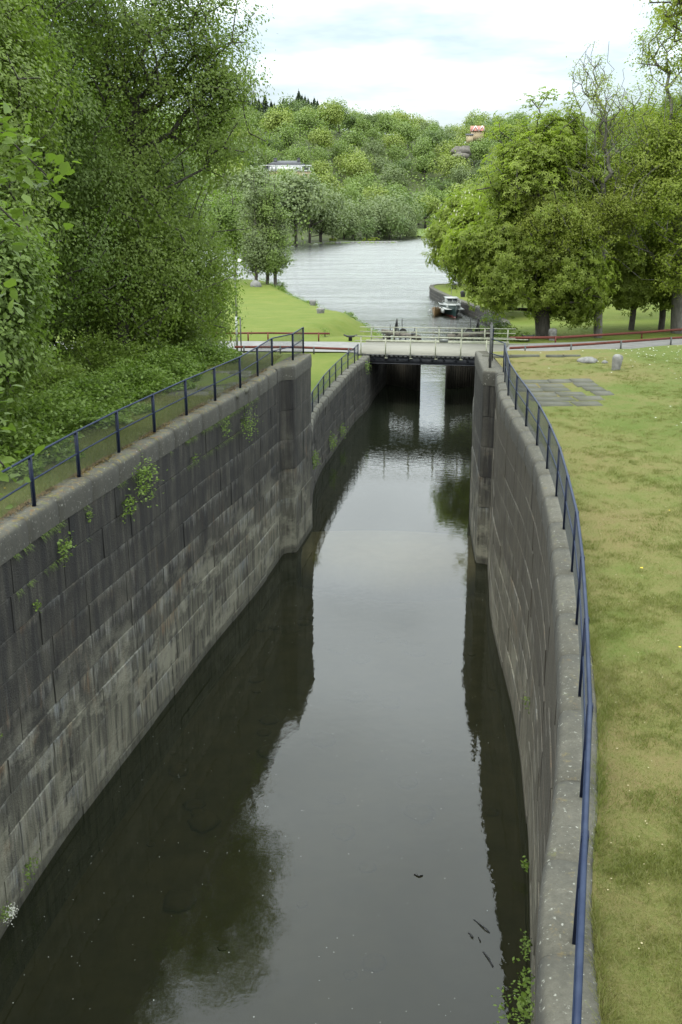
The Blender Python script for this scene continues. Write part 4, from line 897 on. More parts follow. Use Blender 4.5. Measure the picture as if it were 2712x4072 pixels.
# ---- tall trees on the left bank
tree('bank_tree', (-9.6, 43.5, 7.4), (-8.6, 43, 17), [(-7.0, 43, 20.0, 4.3, 4.3, 6.2), (-5.4, 43.2, 18.6, 2.3, 2.4, 3.6, 60), (-8.0, 43.0, 12.8, 4.4, 4, 4.8), (-11.5, 44, 17, 4.8, 5, 8)], 1700, 160000, .13, 'leafL', 'tall full tree rising left of the pier, its outer leaves thinning against the sky', 11, .30, (.36, .28), nl=9)
tree('bank_tree', (-13.8, 39, 7.2), (-13, 39, 18), [(-12.3, 38.0, 20.5, 5, 5, 8.0), (-12.0, 37.2, 13, 4.6, 4.2, 5.0)], 1400, 160000, .13, 'leafL2', 'tall dark tree behind the shrubs, second from the pier on the left bank', 12, .30, (.40, .30), nl=10)
tree('bank_tree', (-13.6, 31.5, 7.4), (-12.8, 31, 15), [(-11.4, 30.5, 18.0, 3.8, 4.4, 5.6), (-12.0, 29, 12.6, 3.8, 4, 4.4)], 1200, 105000, .13, 'leafL', 'spreading tree at the left edge with drooping sprays above the undergrowth', 13, .26, (.34, .26), nl=10)
tree('bank_tree', (-11.4, 24.4, 7.6), (-10.6, 24.4, 12), [(-9.6, 24.5, 12.4, 2.4, 2.8, 2.8), (-9.6, 23.8, 10.2, 2.3, 2.6, 2.0)], 600, 36000, .13, 'leafL2', 'low broad tree with larger leaves leaning over the undergrowth at the left edge', 14, .16, (.30, .2), 'broad')
tree('bank_tree', (-13.0, 52, 4.2), (-12.5, 52, 13), [(-11.4, 52, 13, 5.2, 4.5, 8), (-8.8, 54, 8.2, 3.4, 3, 3.8)], 1000, 75000, .17, 'leafL2', 'dark tree standing behind the tall tree, its low branches hanging to the road', 15, .3, (.42, .3), nl=9)
tree('bank_tree', (-19, 50, 4.2), (-18.5, 50, 17), [(-18, 50, 17, 7, 6, 10)], 900, 60000, .2, 'leafL', 'large tree at the back of the left bank, seen between the others', 16, .35, (.55, .4), nl=14)
tree('bank_tree', (-17.5, 70, 3.8), (-17.5, 70, 9), [(-17.5, 70, 10.5, 6.2, 5, 6.6)], 700, 42000, .2, 'leafL', 'round crowned tree by the road beyond the left bank trees', 17, .3, (.5, .35), nl=12)
tree('bank_tree', (-10.6, 48, 6.0), (-10.3, 48, 9), [(-9.6, 47.6, 10.2, 3.6, 2.8, 3.2), (-7.4, 47.4, 8.4, 2.2, 2.4, 1.8)], 500, 34000, .15, 'leafL', 'low spreading tree at the foot of the tall bank tree, drooping towards the lamp', 18, .2, (.35, .25), nl=8)
tree('bank_tree', (-14.5, 45, 6.8), (-14.3, 45, 8), [(-14.3, 44.6, 10.5, 4.0, 2.8, 3.6)], 450, 30000, .16, 'leafL2', 'low dark tree filling the gap between the big trunks on the left bank', 19, .2, (.38, .28), nl=9)
# linden whose branches hang in at the left edge, close to the viewer
g = rng(41); ln = empty('linden_tree', (-7.2, 8.2, 7.9), 'near linden at the left edge whose pale leafy branches hang into view', 'tree')
def G3(px, py, Y): u = (px - 784) / 2289; v = (py - 1177) / 2289; c, s = math.cos(R(17)), math.sin(R(17)); d = np.array([u, c - v * s, -s - v * c]); return np.array([0, 0, CAM_Z]) + d * Y / d[1]
br_ends = [[(-3.2, 8.6, 15.2), (-2.75, 8.75, 14.65), (-2.42, 8.85, 14.3)], [(-3.3, 8.4, 14.9), (-2.85, 8.4, 14.2), (-2.62, 8.45, 13.95)], [(-3.2, 8.0, 13.6), (-2.72, 8.1, 13.5)], [(-3.3, 8.3, 12.9), (-2.9, 8.3, 12.45)], [(-3.3, 8.2, 12.6), (-2.86, 8.2, 12.0)]]
mb = MB(); mb.tube([(-7.2, 8.2, 7.7), (-7.0, 8.3, 11), (-6.8, 8.4, 15), (-6.5, 8.5, 19)], [.24, .2, .15, .05], 10); LC = []
for be in br_ends:
    st_ = (-6.9, 8.3, be[0][2] - 1.0); P_ = [st_, (-5, 8.4, be[0][2] + .1)] + be; mb.tube(P_, [.06, .04] + [.014] + [.008] * (len(be) - 1), 5)
    pts_ = [(-4.2, 8.45, be[0][2] + .1)] + list(be)
    for i in range(len(pts_) - 1):
        a, b = np.array(pts_[i]), np.array(pts_[i + 1]); n = int(np.linalg.norm(b - a) / .006)
        for k in range(n): LC.append(a + (b - a) * k / n + g.normal(0, 1, 3) * np.array([.13, .22, .13]) - np.array([0, 0, .05]))
mb.build('trunk', M['bark'], ln, True)
LC = np.array(LC); oc = in_ells(g, [(-7.8, 8.5, 17, 2.6, 3, 3.6)], 5000, .6); leaves('crown', np.concatenate([LC, oc]), .105, M['leafN'], ln, g, .7, .8, .8, 'broad')
# ---- right side park trees
cz_, T = tree('horse_chestnut', (16.8, 83.4, 3.6), (16.2, 83.6, 10), [(15.8, 83.4, 14.6, 5.4, 5, 9.0), (15.6, 83.4, 16.6, 4.6, 4, 3.2, 110), (12.6, 83.2, 10.6, 3.9, 3.6, 5.2), (18.2, 83, 9.2, 4.4, 4, 4.6)], 1200, 30000, .52, 'leafC', 'big horse chestnut with a dark trunk standing right of the bridge', 21, .62, (.42, .34), 'palm', zmin=5.2, nl=9)
M['candle'] = simple('chestnut_flower', (.36, .38, .24), (.5, .5, .36), 3, .7, 0)
def candles(name, T, n, root, seed, xmax, h=.30):
    g = rng(seed); s = T[(T[:, 0] < xmax)]; c = s.mean(0); sc_ = (s[:, 2] - c[2]) * .5 - (s[:, 1] - c[1]) * .6 - (s[:, 0] - c[0]) * .7; s = s[np.argsort(-sc_)][:n * 2]; s = s[g.permutation(len(s))[:n]]; m = MB()
    for p in s:
        q = p + np.array([-.25, -.35, .35]) + g.normal(0, .25, 3); m.lathe(q, [(.05, 0), (.10, h * .25), (.07, h * .6), (.01, h)], 5)
    o = m.build(name, M['candle'], root); o['kind'] = 'stuff'
ca_, T = tree('horse_chestnut', (20.3, 172, 1.4), (20.6, 172, 9), [(20.8, 171, 11.4, 5.4, 5.4, 6.6), (17.4, 170, 9.0, 3.6, 3.6, 4.6), (25, 172, 10, 5, 5, 6)], 800, 15000, .85, 'leafC', 'flowering horse chestnut at the end of the quay, white candles on its left side', 22, .6, (.6, .45), 'palm', zmin=3.0)
candles('blossoms', T, 260, ca_, 6, 22, .42)
cb_, T = tree('horse_chestnut', (21.5, 128, 2.0), (20.8, 128, 9), [(19.6, 128, 10.8, 5.6, 5, 7.0), (23, 126, 8, 4, 4, 4.5), (18.8, 121, 6.2, 3.0, 3.4, 4.0)], 950, 20000, .65, 'leafC', 'flowering horse chestnut on the quay between the other two, overhanging the dark boat', 23, .5, (.55, .4), 'palm', zmin=2.3)
candles('blossoms', T, 200, cb_, 7, 20, .34)
tree('ash_tree', (21.4, 83.4, 3.6), (20.6, 83, 16), [(19.9, 83, 22.0, 3.2, 3, 5.2), (15.6, 82.0, 15.8, 4.2, 3, 4.2), (21.8, 82, 16.5, 4.0, 3, 5), (17.6, 80.8, 11.5, 4.6, 2.5, 3.4)], 1900, 48000, .19, 'leafA', 'tall sparse ash with a pale grey trunk and nearly bare top twigs', 24, .36, (.30, .22), bark='barkG', bare=.8, shell=.7, asp=.45, twig=.009, asc=1.1, nl=4)
tree('ash_tree', (28.9, 86.4, 3.6), (27.8, 86, 14), [(26.6, 86, 20.5, 6.2, 5, 9.0), (31, 86, 19, 5, 5, 11), (24.2, 84, 15.5, 4.6, 3.5, 6.6), (28, 83, 11.0, 5, 3, 4.0)], 1900, 100000, .24, 'leafY', 'large yellow green tree with a thick mossy trunk at the right edge', 25, .52, (.42, .3), bark='barkG', asp=.5, twig=.013, asc=.7, nl=8)
tree('horse_chestnut', (25.6, 88.7, 3.6), (25.4, 88.7, 9), [(25.0, 88.7, 9.6, 3.8, 4, 3.9)], 500, 9500, .55, 'leafC', 'slender chestnut with a thin straight trunk right of the ash', 26, .26, (.4, .3), 'palm', zmin=6.0)
tree('horse_chestnut', (28.3, 89, 3.6), (28.3, 89, 9), [(29.2, 89.4, 9.4, 4.2, 4, 3.7)], 500, 9500, .55, 'leafC', 'darker chestnut between the slender one and the mossy tree at the right edge', 27, .28, (.4, .3), 'palm', zmin=5.6)
tree('oak_tree', (28.5, 53, 4), (27.0, 51, 21), [(16.2, 47.5, 22.4, 3.0, 2.6, 2.2), (15.2, 46.6, 24.8, 2.4, 2.0, 1.9), (20.5, 49, 24, 4, 4, 4)], 1200, 50000, .15, 'leafA', 'bare limbed tree reaching in over the terrace at the top right corner', 28, .5, (.28, .22), bark='bark', shell=.55, twig=.014, zmin=19.4, up=.2, nl=4, asc=.15)
for i, (x, y, h, rr, k, lb) in enumerate([(38, 100, 17, 6, 'leafY', 'yellow green park tree far behind the mossy tree'), (34, 118, 18, 7, 'leafC', 'broad dark park tree beyond the lawn at the right'), (27, 150, 19, 7, 'leafC', 'park tree behind the quay chestnuts'), (30, 190, 20, 8, 'leafL', 'tree at the river edge beyond the quay'), (48, 130, 20, 8, 'leafL', 'tall park tree at the far right behind the road')]):
    g = rng(60 + i); x, y = float(x), float(y)
    tree('park_tree', (x, y, 1.5 if y > 120 else 3.7), (x, y, 3 + h), [(x, y, 3 + h * .6, rr, rr, h * .38)], 450, 15000, .4, k, lb, 60 + i, .35, (.65, .5), group='park trees on the right', zmin=6)
# ---- alders on the lawn point
for i, (x, y, h, rx, lb) in enumerate([(-14.6, 175, 20.0, 3.1, 'left alder of the three on the lawn point'), (-12.7, 176, 22.5, 3.3, 'tallest alder, middle of the three on the lawn point'), (-11.3, 175, 21, 3.0, 'right alder of the three, leaning over the river'), ]):
    tree('alder_tree', (x, y, 1.4), (x + .3, y, h), [(x, y, h * .60, rx, rx, h * .40), (x + .3, y, h * .33, rx * 1.0, rx, h * .2)], 420, 12500, .30, 'h_green' if i == 2 else 'h_grey', lb, 70 + i, .30, (.5, .45), group='three alders on the lawn point', zmin=3.6)
tree('alder_tree', (-19, 183, 1.4), (-19, 183, 17), [(-19, 183, 11, 4.5, 4, 7)], 350, 12000, .34, 'leafB', 'alder half hidden behind the tall bank tree at the water', 75, .28, (.5, .45))
# ---- shrubs and undergrowth
def shrub(name, x, y, z, rx, ry, rz, n, size, m, label, seed, kind='leaf', cat='shrub', group=None, stems=7):
    g = rng(seed); root = empty(name, (x, y, z), label, cat, group); mb = MB(); T = []
    pts = in_ells(g, [(0, 0, 0, rx, ry, rz)], max(20, n // 60), .35); pts[:, 2] = np.abs(pts[:, 2]) + .05; lum = pts + np.array([x, y, z])
    for i in range(stems):
        p = lum[g.integers(len(lum))]; mb.tube([(x + g.uniform(-.2, .2) * rx, y + g.uniform(-.2, .2) * ry, z - .05), ((x + p[0]) / 2, (y + p[1]) / 2, z + (p[2] - z) * .6), tuple(p)], [.025, .016, .006], 4)
    mb.build('stem', M['bark'], root); C = np.repeat(lum, 60, 0)[:n]; C = C + g.standard_normal(C.shape) * np.array([.22, .22, .12]) * min(1, rz * .8 + .1); C[:, 2] = np.maximum(C[:, 2], z + .02)
    leaves('foliage', C, size, M[m], root, g, .7, .65, .2, kind)
    return root
shr = [(-8.6, 24.6, 1.0, 'low leafy shrub nearest the left edge behind the fence', 1.5), (-8.3, 28.2, 1.15, 'bushy shrub under the low broad tree', 1.5), (-8.1, 31.5, 1.0, 'rounded shrub halfway along the left fence', 1.4),
       (-7.4, 34.6, 1.05, 'pale green shrub left of the old paving', 1.4), (-6.8, 38.0, 1.0, 'shrub beside the old paving on the left terrace', 1.3), (-6.2, 41.3, .9, 'shrub at the far end of the left terrace', 1.3), (-10.3, 26.5, 1.5, 'taller shrub in the shade at the left edge', 1.5), (-10.2, 33, 1.6, 'taller shrub in the shade of the spreading tree', 1.8), (-9.0, 37.5, 1.7, 'dark shrub at the foot of the tall bank trees', 1.9), (-9.2, 22, 1.0, 'shrub at the very left edge of the terrace', 1.3)]
for i, (x, y, h, lb, rr) in enumerate(shr):
    shrub('shrub', x, y, 7.85, rr, 1.7, h, 6500, .12, 'leafB' if i < 6 else 'leafL', lb, 100 + i, group='shrubs behind the left fence')
g = rng(77); n = 65000; X = g.uniform(0, 1, n); Y = g.uniform(17, 44, n); ed = np.interp(Y, [15, 20, 30, 38, 44], [-8.0, -7.9, -6.6, -5.4, -4.3]); XX = ed - X ** 1.4 * 8 + .5 * np.sin(Y * 1.1) + .3 * np.sin(Y * 3.1)
ZZ = 7.9 + g.uniform(0, 1, n) ** .7 * (.25 + .35 * np.clip((ed - XX) / 3, 0, 1) + .12 * np.sin(XX * 2 + Y))
leaves('undergrowth', np.stack([XX, Y, ZZ], 1), .13, M['leafB'], None, g, .6, .6, .1); tag(bpy.data.objects['undergrowth'], 'nettles and low undergrowth under the left trees', 'undergrowth', None, 'stuff')
# shoreline plants
for i, (x, y, r, h, lb) in enumerate([(-11.0, 178, 1.5, 1.6, 'bush at the foot of the right alder'), (-9.9, 168, .9, .9, 'small bright bush on the bank near the alders'), (-4.4, 144, 1.0, .7, 'low bush on the grassy bank'), (.0, 126, 2.2, 1.0, 'wide low bush where the bank meets the river'), (-1.35, 84.3, .4, .95, 'thin shrub in the lawn beside the stone bollard'), (13.8, 81.5, 1.3, 1.1, 'low shrub under the chestnut beside the bridge end'), (12.9, 85, 1.5, 1.9, 'leafy bush hanging over the right lock gate')]):
    shrub('bush', x, y, 3.7 if i > 4 else zLl(x, y) - .05, r, r, h, 2200 if i != 4 else 250, .16 if i != 4 else .08, 'leafB', lb, 130 + i, group=None)
g = rng(78); n = 9000; P_ = Path([p for p in SHORE if p[1] < 190]); us = g.uniform(0, P_.len, n); c = np.array([P_.at(u) for u in us]); nn = np.array([P_.nrm(u, -1, 1) for u in us]); o = g.uniform(-.2, 3.4, n); pz = c + nn * o[:, None]
zz = -.45 + .62 * np.maximum(o, 0) + g.uniform(0, .45, n) * (1 + .6 * np.sin(us * .7)); leaves('bank_plants', np.stack([pz[:, 0], pz[:, 1], np.maximum(zz, .02)], 1), .26, M['leafB'], None, g, 1.2, .3, 0); tag(bpy.data.objects['bank_plants'], 'reeds and rough plants along the river bank', 'bank plants', None, 'stuff')
for i, (x, y, lb) in enumerate([(-12.7, 122, 'thin young sapling on the bright lawn, farther from the lamp'), (-10.4, 101, 'thin young sapling on the bright lawn near the left trees')]):
    z = zLl(x, y); s = empty('sapling', (x, y, z), lb, 'sapling', 'young saplings on the lawn'); g = rng(i)
    MB().tube([(x, y, z - .1), (x + .05, y, z + 2), (x, y, z + 5.0 - i)], [.04, .03, .01], 5).build('stem', M['bark'], s); leaves('foliage', np.array([x, y, z + 3.2]) + g.standard_normal((130, 3)) * [.25, .25, 1.1], .13, M['leafB'], s, g); leaves('foot_grass', np.array([x, y, z + .15]) + g.standard_normal((60, 3)) * [.3, .3, .1], .2, M['leafB'], s, g)
# wall plants
def wallplant(x, y, z, r, n, size, label, seed, m='leafB', kind='leaf', nx=1):
    g = rng(seed); root = empty('wall_plant', (x, y, z), label, 'wall plant'); C = np.array([x, y, z]) + g.standard_normal((n, 3)) * np.array([r * .35, r, r * .62]) + np.array([nx * r * .5, 0, -r * .25])
    C = C[(C[:, 0] - x) * nx > 0.02]; mb = MB()
    for i in range(6): q = C[g.integers(len(C))]; mb.tube([(x - nx * .05, y, z), tuple((np.array([x, y, z]) + q) / 2 + [0, 0, .03]), tuple(q)], [.008, .005, .003], 4)
    mb.build('stem', M['leafB'], root); leaves('foliage', C, size, M[m], root, g, .8, .6, .3, kind)
def wx(W_, y): return float(np.interp(y, [p[1] for p in W_[:-9]], [p[0] for p in W_[:-9]]))
for i, (y, z, r, n, s, lb) in enumerate([(25.3, 7.38, .42, 330, .095, 'large fresh green plant hanging from the coping of the left wall'), (24.3, 6.9, .26, 110, .09, 'green sprig just under the large hanging plant'), (20.9, 6.95, .22, 110, .085, 'round tuft growing under the coping near the left end of the fence'), (22.3, 7.2, .12, 40, .07, 'tiny sprig under the coping between the tuft and the large plant'), (32.2, 7.2, .28, 160, .06, 'patch of fine plants under the coping nearer the pier'), (34.3, 7.0, .45, 260, .07, 'grassy tuft on the left wall close to the pier'), (19.5, 6.1, .12, 40, .07, 'small tuft low on the left wall near the frame edge'), (29.5, 6.8, .15, 60, .06, 'little plant in a joint midway along the left wall'), (17.2, 4.3, .13, 50, .07, 'single small plant low on the near part of the left wall'), (18.0, .75, .2, 90, .06, 'mossy clump just above the water on the left wall')]):
    wallplant(wx(LW, y) + .03, y, z, r, n, s, lb, 200 + i)
g = rng(5); root = empty('wall_flower', (wx(LW, 16.75) + .02, 16.75, .62), 'small clump of pale lilac flowers on the left wall at the waterline', 'flowers'); c0 = np.array([wx(LW, 16.75) + .12, 16.75, .55])
leaves('foliage', c0 + g.standard_normal((90, 3)) * [.06, .1, .07], .05, M['leafB'], root, g); leaves('petals', c0 + [.09, .06, -.05] + g.standard_normal((150, 3)) * [.05, .11, .08], .028, M['petal'], root, g, asp=1)
for i, (y, z, r, n, s, lb) in enumerate([(18.6, .35, .10, 40, .10, 'tiny leafy sprig at the waterline of the right wall'), (15.9, .5, .16, 60, .07, 'sprig with fine leaves low on the right wall, above the floating twigs'), (14.3, 1.2, .2, 60, .08, 'thin climbing stems with leaves low on the right wall'), (13.2, 1.6, .26, 60, .12, 'pale large leaved plant low on the right wall near the bottom edge'), (12.2, 2.2, .45, 220, .07, 'grassy tangle on the right wall at the bottom edge'), (21.8, 2.7, .12, 40, .06, 'small tuft in a joint of the right wall')]):
    wallplant(wx(RW, y) - .03, y, z, r, n, s, lb, 230 + i, nx=-1)
for i, (k, z, r, n, lb) in enumerate([(46.5, 2.6, .3, 200, 'fresh green plant on the lower wall beside the pier'), (56.5, 1.2, .4, 260, 'leafy clump low on the curving canal wall'), (60.5, 1.0, .35, 200, 'second clump low on the curving canal wall, nearer the bridge'), (70.3, 3.5, .35, 180, 'tuft of dry grass at the wall top beside the bridge')]):
    x = float(np.interp(k, [p[1] for p in LOW_L], [p[0] for p in LOW_L])); wallplant(x + .03, k, z, r, n, .09, lb, 250 + i)
g = rng(44); M['moss'] = foliage('moss_clump', (.10, .085, .02), (.13, .075, .025), (.12, .13, .03), .1, 1.2)
n = 26000; PL = Path(LWm); us = g.uniform(PL.len * .38, PL.len, n); o = -.50 + np.abs(g.normal(0, .09, n)); kk = (np.sin(us * 1.7) + np.sin(us * 4.3 + 1) + g.normal(0, .7, n)) > .1; us, o = us[kk], o[kk]
c = np.array([PL.at(u) + PL.nrm(u, 1, .25) * q for u, q in zip(us, o)]); leaves('moss', np.stack([c[:, 0], c[:, 1], ZT + g.uniform(-.01, .035, len(c))], 1), .045, M['moss'], None, g, .6, .7, 0); tag(bpy.data.objects['moss'], 'brown and green moss on the left coping under the fence', 'moss', None, 'stuff')
# ---- grass blades on the terraces (right close to the viewer)
def blades(name, X, Y, Z, hgt, wdt, m, label, seed):
    g = rng(seed); n = len(X); th = g.uniform(0, 2 * np.pi, n); h = hgt * g.uniform(.5, 1.4, n); b = np.stack([X, Y, Z], 1); sd = np.stack([np.cos(th), np.sin(th), 0 * th], 1) * wdt; ln_ = np.stack([g.normal(0, .55, n), g.normal(0, .55, n), np.ones(n)], 1) * h[:, None]
    V = np.stack([b - sd, b + sd, b + ln_ + sd * .25, b + ln_ - sd * .25], 1).reshape(-1, 3); o = raw_mesh(name, V, np.arange(4 * n).reshape(n, 4), M[m], None, False, {'rnd': g.uniform(0, 1, n)}); return tag(o, label, 'grass', None, 'stuff')
def npn(x, y): return np.sin(x * 1.9 + 1.3 * np.sin(y * 1.1)) + np.sin(y * 2.3 + 1.7 * np.sin(x * .9)) + .7 * np.sin(x * 5.1 + y * 3.7) + .7 * np.sin(y * 6.3 - x * 2.9 + 2)
g = rng(90); n = 460000; Y = 6 + 36 * g.uniform(0, 1, n) ** 1.7; e = np.interp(Y, [p[1] for p in RW[:-8]], [p[0] for p in RW[:-8]]) + .5; X = e + g.uniform(0, 1, n) ** 1.15 * np.clip(Y * .42 - e + 1.5, 2.5, 12) * (.8 + 1.1 * g.uniform(0, 1, n) ** 2)
tx, ty = X[:15000], Y[:15000]; k = npn(tx, ty) + g.normal(0, .9, len(tx)) + .3 * (tx - .17 * ty - 3) > .1; tx, ty = tx[k], ty[k]; w_ = g.uniform(.03, .10, len(tx))
X = np.concatenate([X[15000:200000], np.repeat(tx, 26) + g.normal(0, 1, len(tx) * 26) * np.repeat(w_, 26)]); Y = np.concatenate([Y[15000:200000], np.repeat(ty, 26) + g.normal(0, 1, len(tx) * 26) * np.repeat(w_, 26)])
H_ = np.concatenate([np.full(185000, .02), np.full(len(tx) * 26, .05)]); n = len(X); e = np.interp(Y, [p[1] for p in RW[:-8]], [p[0] for p in RW[:-8]]) + .46
k = (X > e) & ~((X > 6.1) & (X < 10.2) & (Y > 31.4) & (Y < 37.2) & (g.uniform(0, 1, n) > .25)) & (Y < 44); X, Y, H_ = X[k], Y[k], H_[k]
Z = np.array([zR(a, b) for a, b in zip(X, Y)]) - .005
blades('grass', X, Y, Z, H_, .0032, 'blade', 'grass growing on the right terrace', 91)
g = rng(92); n = 190000; Y = 7 + 36 * g.uniform(0, 1, n) ** 1.2; e = np.interp(Y, [p[1] for p in LW[:-8]] + [44], [p[0] for p in LW[:-8]] + [-2]) - .45; X = e - g.uniform(0, 1, n) ** 1.2 * 4.5 * (.8 + .6 * g.uniform(0, 1, n))
k = ~((X > -6.2) & (X < -3.3) & (Y > 33.6) & (Y < 39.4) & (g.uniform(0, 1, n) > .2)); X, Y = X[k], Y[k]
blades('grass', X, Y, np.full(len(X), ZT - .07), .10, .006, 'blade', 'rough grass behind the left fence', 93)
g = rng(94); n = 16000; us = g.uniform(0, 1, n); y = 5 + 38 * us ** 1.3; x = np.interp(y, [p[1] for p in RW[:-8]], [p[0] for p in RW[:-8]]) + .43 + np.abs(g.normal(0, .06, n)); k = (np.sin(y * 2.1) + np.sin(y * 5.3) + g.normal(0, .8, n) > -.4) & (y < 38); blades('grass', x[k], y[k], np.full(k.sum(), ZT - .05), .09, .0035, 'blade', 'ragged grass edge along the right coping', 95)
g = rng(98); n = 2600; y = g.uniform(18, 38, n); k = (np.sin(y * 1.3) + np.sin(y * 3.7) + .6 * np.sin(y * 9.1) > .3) | (y > 31.5) & (y < 35.5); y = y[k]; n = len(y); x = np.array([wx(LW, q) for q in y]) + .02; z = np.where(g.uniform(0, 1, n) < .65, 7.42, 6.63) + g.normal(0, .015, n)
d = np.stack([g.uniform(.03, .12, n), g.normal(0, .05, n), -g.uniform(.02, .16, n)], 1); b = np.stack([x, y, z], 1); sd = np.array([0, .005, 0]); V = np.stack([b - sd, b + sd, b + d + sd * .3, b + d - sd * .3], 1).reshape(-1, 3)
tag(raw_mesh('joint_grass', V, np.arange(4 * n).reshape(n, 4), M['leafB'], None, False, {'rnd': g.uniform(0, 1, n)}), 'tufts of fine grass rooted in the upper joints of the left wall', 'grass', None, 'stuff')
# daisies and dandelions
def dots(name, P_, r, m, label, cat, seed):
    g = rng(seed); mb = MB()
    for p in P_:
        a = g.uniform(0, 6.28); rr = r * g.uniform(.7, 1.3); mb.add([(p[0] + rr * math.cos(a + k * 1.047), p[1] + rr * math.sin(a + k * 1.047), p[2] + g.uniform(0, rr * .5)) for k in range(6)], [(0, 1, 2, 3, 4, 5)])
    tag(mb.build(name, m), label, cat, None, 'stuff')
g = rng(95); P_ = []
for cx_, cy_, sx_, sy_, k in ((13.6, 42.3, 1.8, 1.2, 90), (16.5, 43, 1.5, .8, 60), (12.3, 29, 1.2, .6, 14), (11, 25, .8, .3, 10), (13.5, 36, 3, 3, 30)):
    for _ in range(k): x, y = g.normal(cx_, sx_), min(43.8, g.normal(cy_, sy_)); P_.append((x, y, zR(x, y) + .06))
dots('daisies', P_, .028, M['petal'], 'white daisies scattered in the right grass', 'flowers', 1)
M['dandelion'] = simple('dandelion', (.6, .42, .01), (.7, .5, .02), 5, .6, 0)
P_ = [(g.uniform(-9, -6.9), g.uniform(20, 29), 8.05 + g.uniform(0, .2)) for _ in range(14)] + [(5.3, 16.5, 8.02), (4.9, 13.2, 8.02), (4.4, 9.5, 8.02), (3.35, 7.6, 8.02), (6.9, 20, 8.02), (8.2, 23, 8.03), (6.4, 15.1, 8.03), (10, 27, 8.1)]
dots('dandelions', P_, .024, M['dandelion'], 'yellow dandelions in the grass', 'flowers', 2)
g = rng(96); P_ = [(x, y, zR(x, y) + .02) for x, y in zip(g.uniform(2.5, 9, 900), g.uniform(6, 28, 900)) if x > np.interp(y, [p[1] for p in RW[:-8]], [p[0] for p in RW[:-8]]) + .55]
M['litter'] = simple('leaf_litter', (.22, .18, .09), (.36, .31, .18), 30, .8, 0)
dots('leaf_litter', P_, .009, M['litter'], 'bits of dry leaf litter in the right grass', 'leaf litter', 3)
# floating petals, twigs
g = rng(97); P_ = []
while len(P_) < 330:
    y = 14 + 50 * g.uniform() ** 1.5; x = g.uniform(-6.8, 9)
    if y < 38 and wx(LW, y) + .1 < x < wx(RW, y) - .1 or 38 <= y < 62 and -.3 < x < 6: P_.append((x, y, .004))
dots('floating_petals', P_, .008, M['petal'], 'tiny pale petals floating on the dark lock water', 'petals', 4)
def twig(pts, r, label):
    root = MB().tube(pts, r, 5).build('floating_twig', M['rubber']); tag(root, label, 'twig', 'twigs floating in the lock')
twig([(1.62, 18.7, .01), (1.72, 18.63, .02), (1.80, 18.66, .01)], .016, 'short forked dark twig floating alone in the sky reflection')
twig([(2.75, 17.25, .0), (2.95, 16.95, .03), (3.02, 16.85, .0)], .014, 'thin stick floating beside the right wall, farthest of its cluster')
twig([(2.6, 16.85, .0), (2.66, 16.7, .02)], .018, 'small dark stub floating left of the thin stick')
twig([(2.82, 16.3, .0), (2.9, 16.1, .02), (2.95, 15.9, .0)], .018, 'curved dark twig floating nearest the viewer')
twig([(2.78, 16.72, .0), (2.8, 16.6, .02)], .012, 'tiny twig in the middle of the floating cluster')
# ---- the far wooded hillside: individual trees
protos = {}
def proto_tree(key, seed, kind, shape):
    g = rng(seed); n = 2600
    if shape == 'fir':
        t = g.uniform(0, 1, n) ** .75; r = (t + .03) * 4.8 * (0.6 + .4 * ((t * 9) % 1)); a = g.uniform(0, 6.283, n); rr = r * g.uniform(.3, 1, n) ** .6; C = np.stack([rr * np.cos(a), rr * np.sin(a), 15.0 * (1 - t) + 1.0 - rr * .35], 1); size = .6
    else:
        k = int(g.integers(11, 22)); d = g.standard_normal((k, 3)); d /= np.linalg.norm(d, axis=1)[:, None]; d[:, 2] = np.abs(d[:, 2]) * .95 - .25; wv = {'round': (5.2, 5.4), 'tall': (3.9, 7.6), 'wide': (6.8, 4.6)}[shape]
        cc = d * np.array([wv[0], wv[0], wv[1]]) * .62 * g.uniform(.55, 1.35, (k, 1)); cc[:, 2] += wv[1] * .85 + .4; cr_ = g.uniform(1.2, 3.1, k) * (1.25 if shape == 'wide' else 1)
        i = g.integers(0, k, n); v = g.standard_normal((n, 3)); v /= np.linalg.norm(v, axis=1)[:, None]; on = v.copy(); C = cc[i] + v * (cr_[i] * g.uniform(.55, 1.05, n) ** .5)[:, None]; size = .48
    root = empty('hill_tree', (0, 0, 0), 'x', 'tree'); leaves('crown', C, size, M['h_' + kind], root, g, 1.0, .8, 0, 'leaf', outn=None if shape == 'fir' else on); h = 17 if shape == 'fir' else C[:, 2].max() * .6
    mb = MB(); mb.tube([(0, 0, -1.5), (.1, 0, h * .5), (0, .1, h)], [.35, .22, .06], 5)
    if shape != 'fir':
        for q in range(5): p = C[g.integers(n)]; mb.tube([(0, 0, h * .45), tuple(p * .9)], [.13, .04], 4)
    mb.build('trunk', M['bark'], root); root['h'] = float(C[:, 2].max()); return root
shapes = [('green', 'round'), ('green', 'tall'), ('dark', 'round'), ('lime', 'round'), ('grey', 'tall'), ('lime', 'wide'), ('green', 'wide'), ('rust', 'round'), ('grey', 'round'), ('fir', 'fir'), ('dark', 'wide')]
PR = [proto_tree(i, 300 + i, k, s) for i, (k, s) in enumerate(shapes)]; usedp = [False] * len(PR)
lab = {'green': 'mid green deciduous tree', 'dark': 'deep green deciduous tree', 'lime': 'bright yellow green deciduous tree', 'grey': 'greyish green willow like tree', 'rust': 'bronze leaved tree', 'fir': 'dark pointed spruce'}
k_ = lambda i: shapes[i][0]
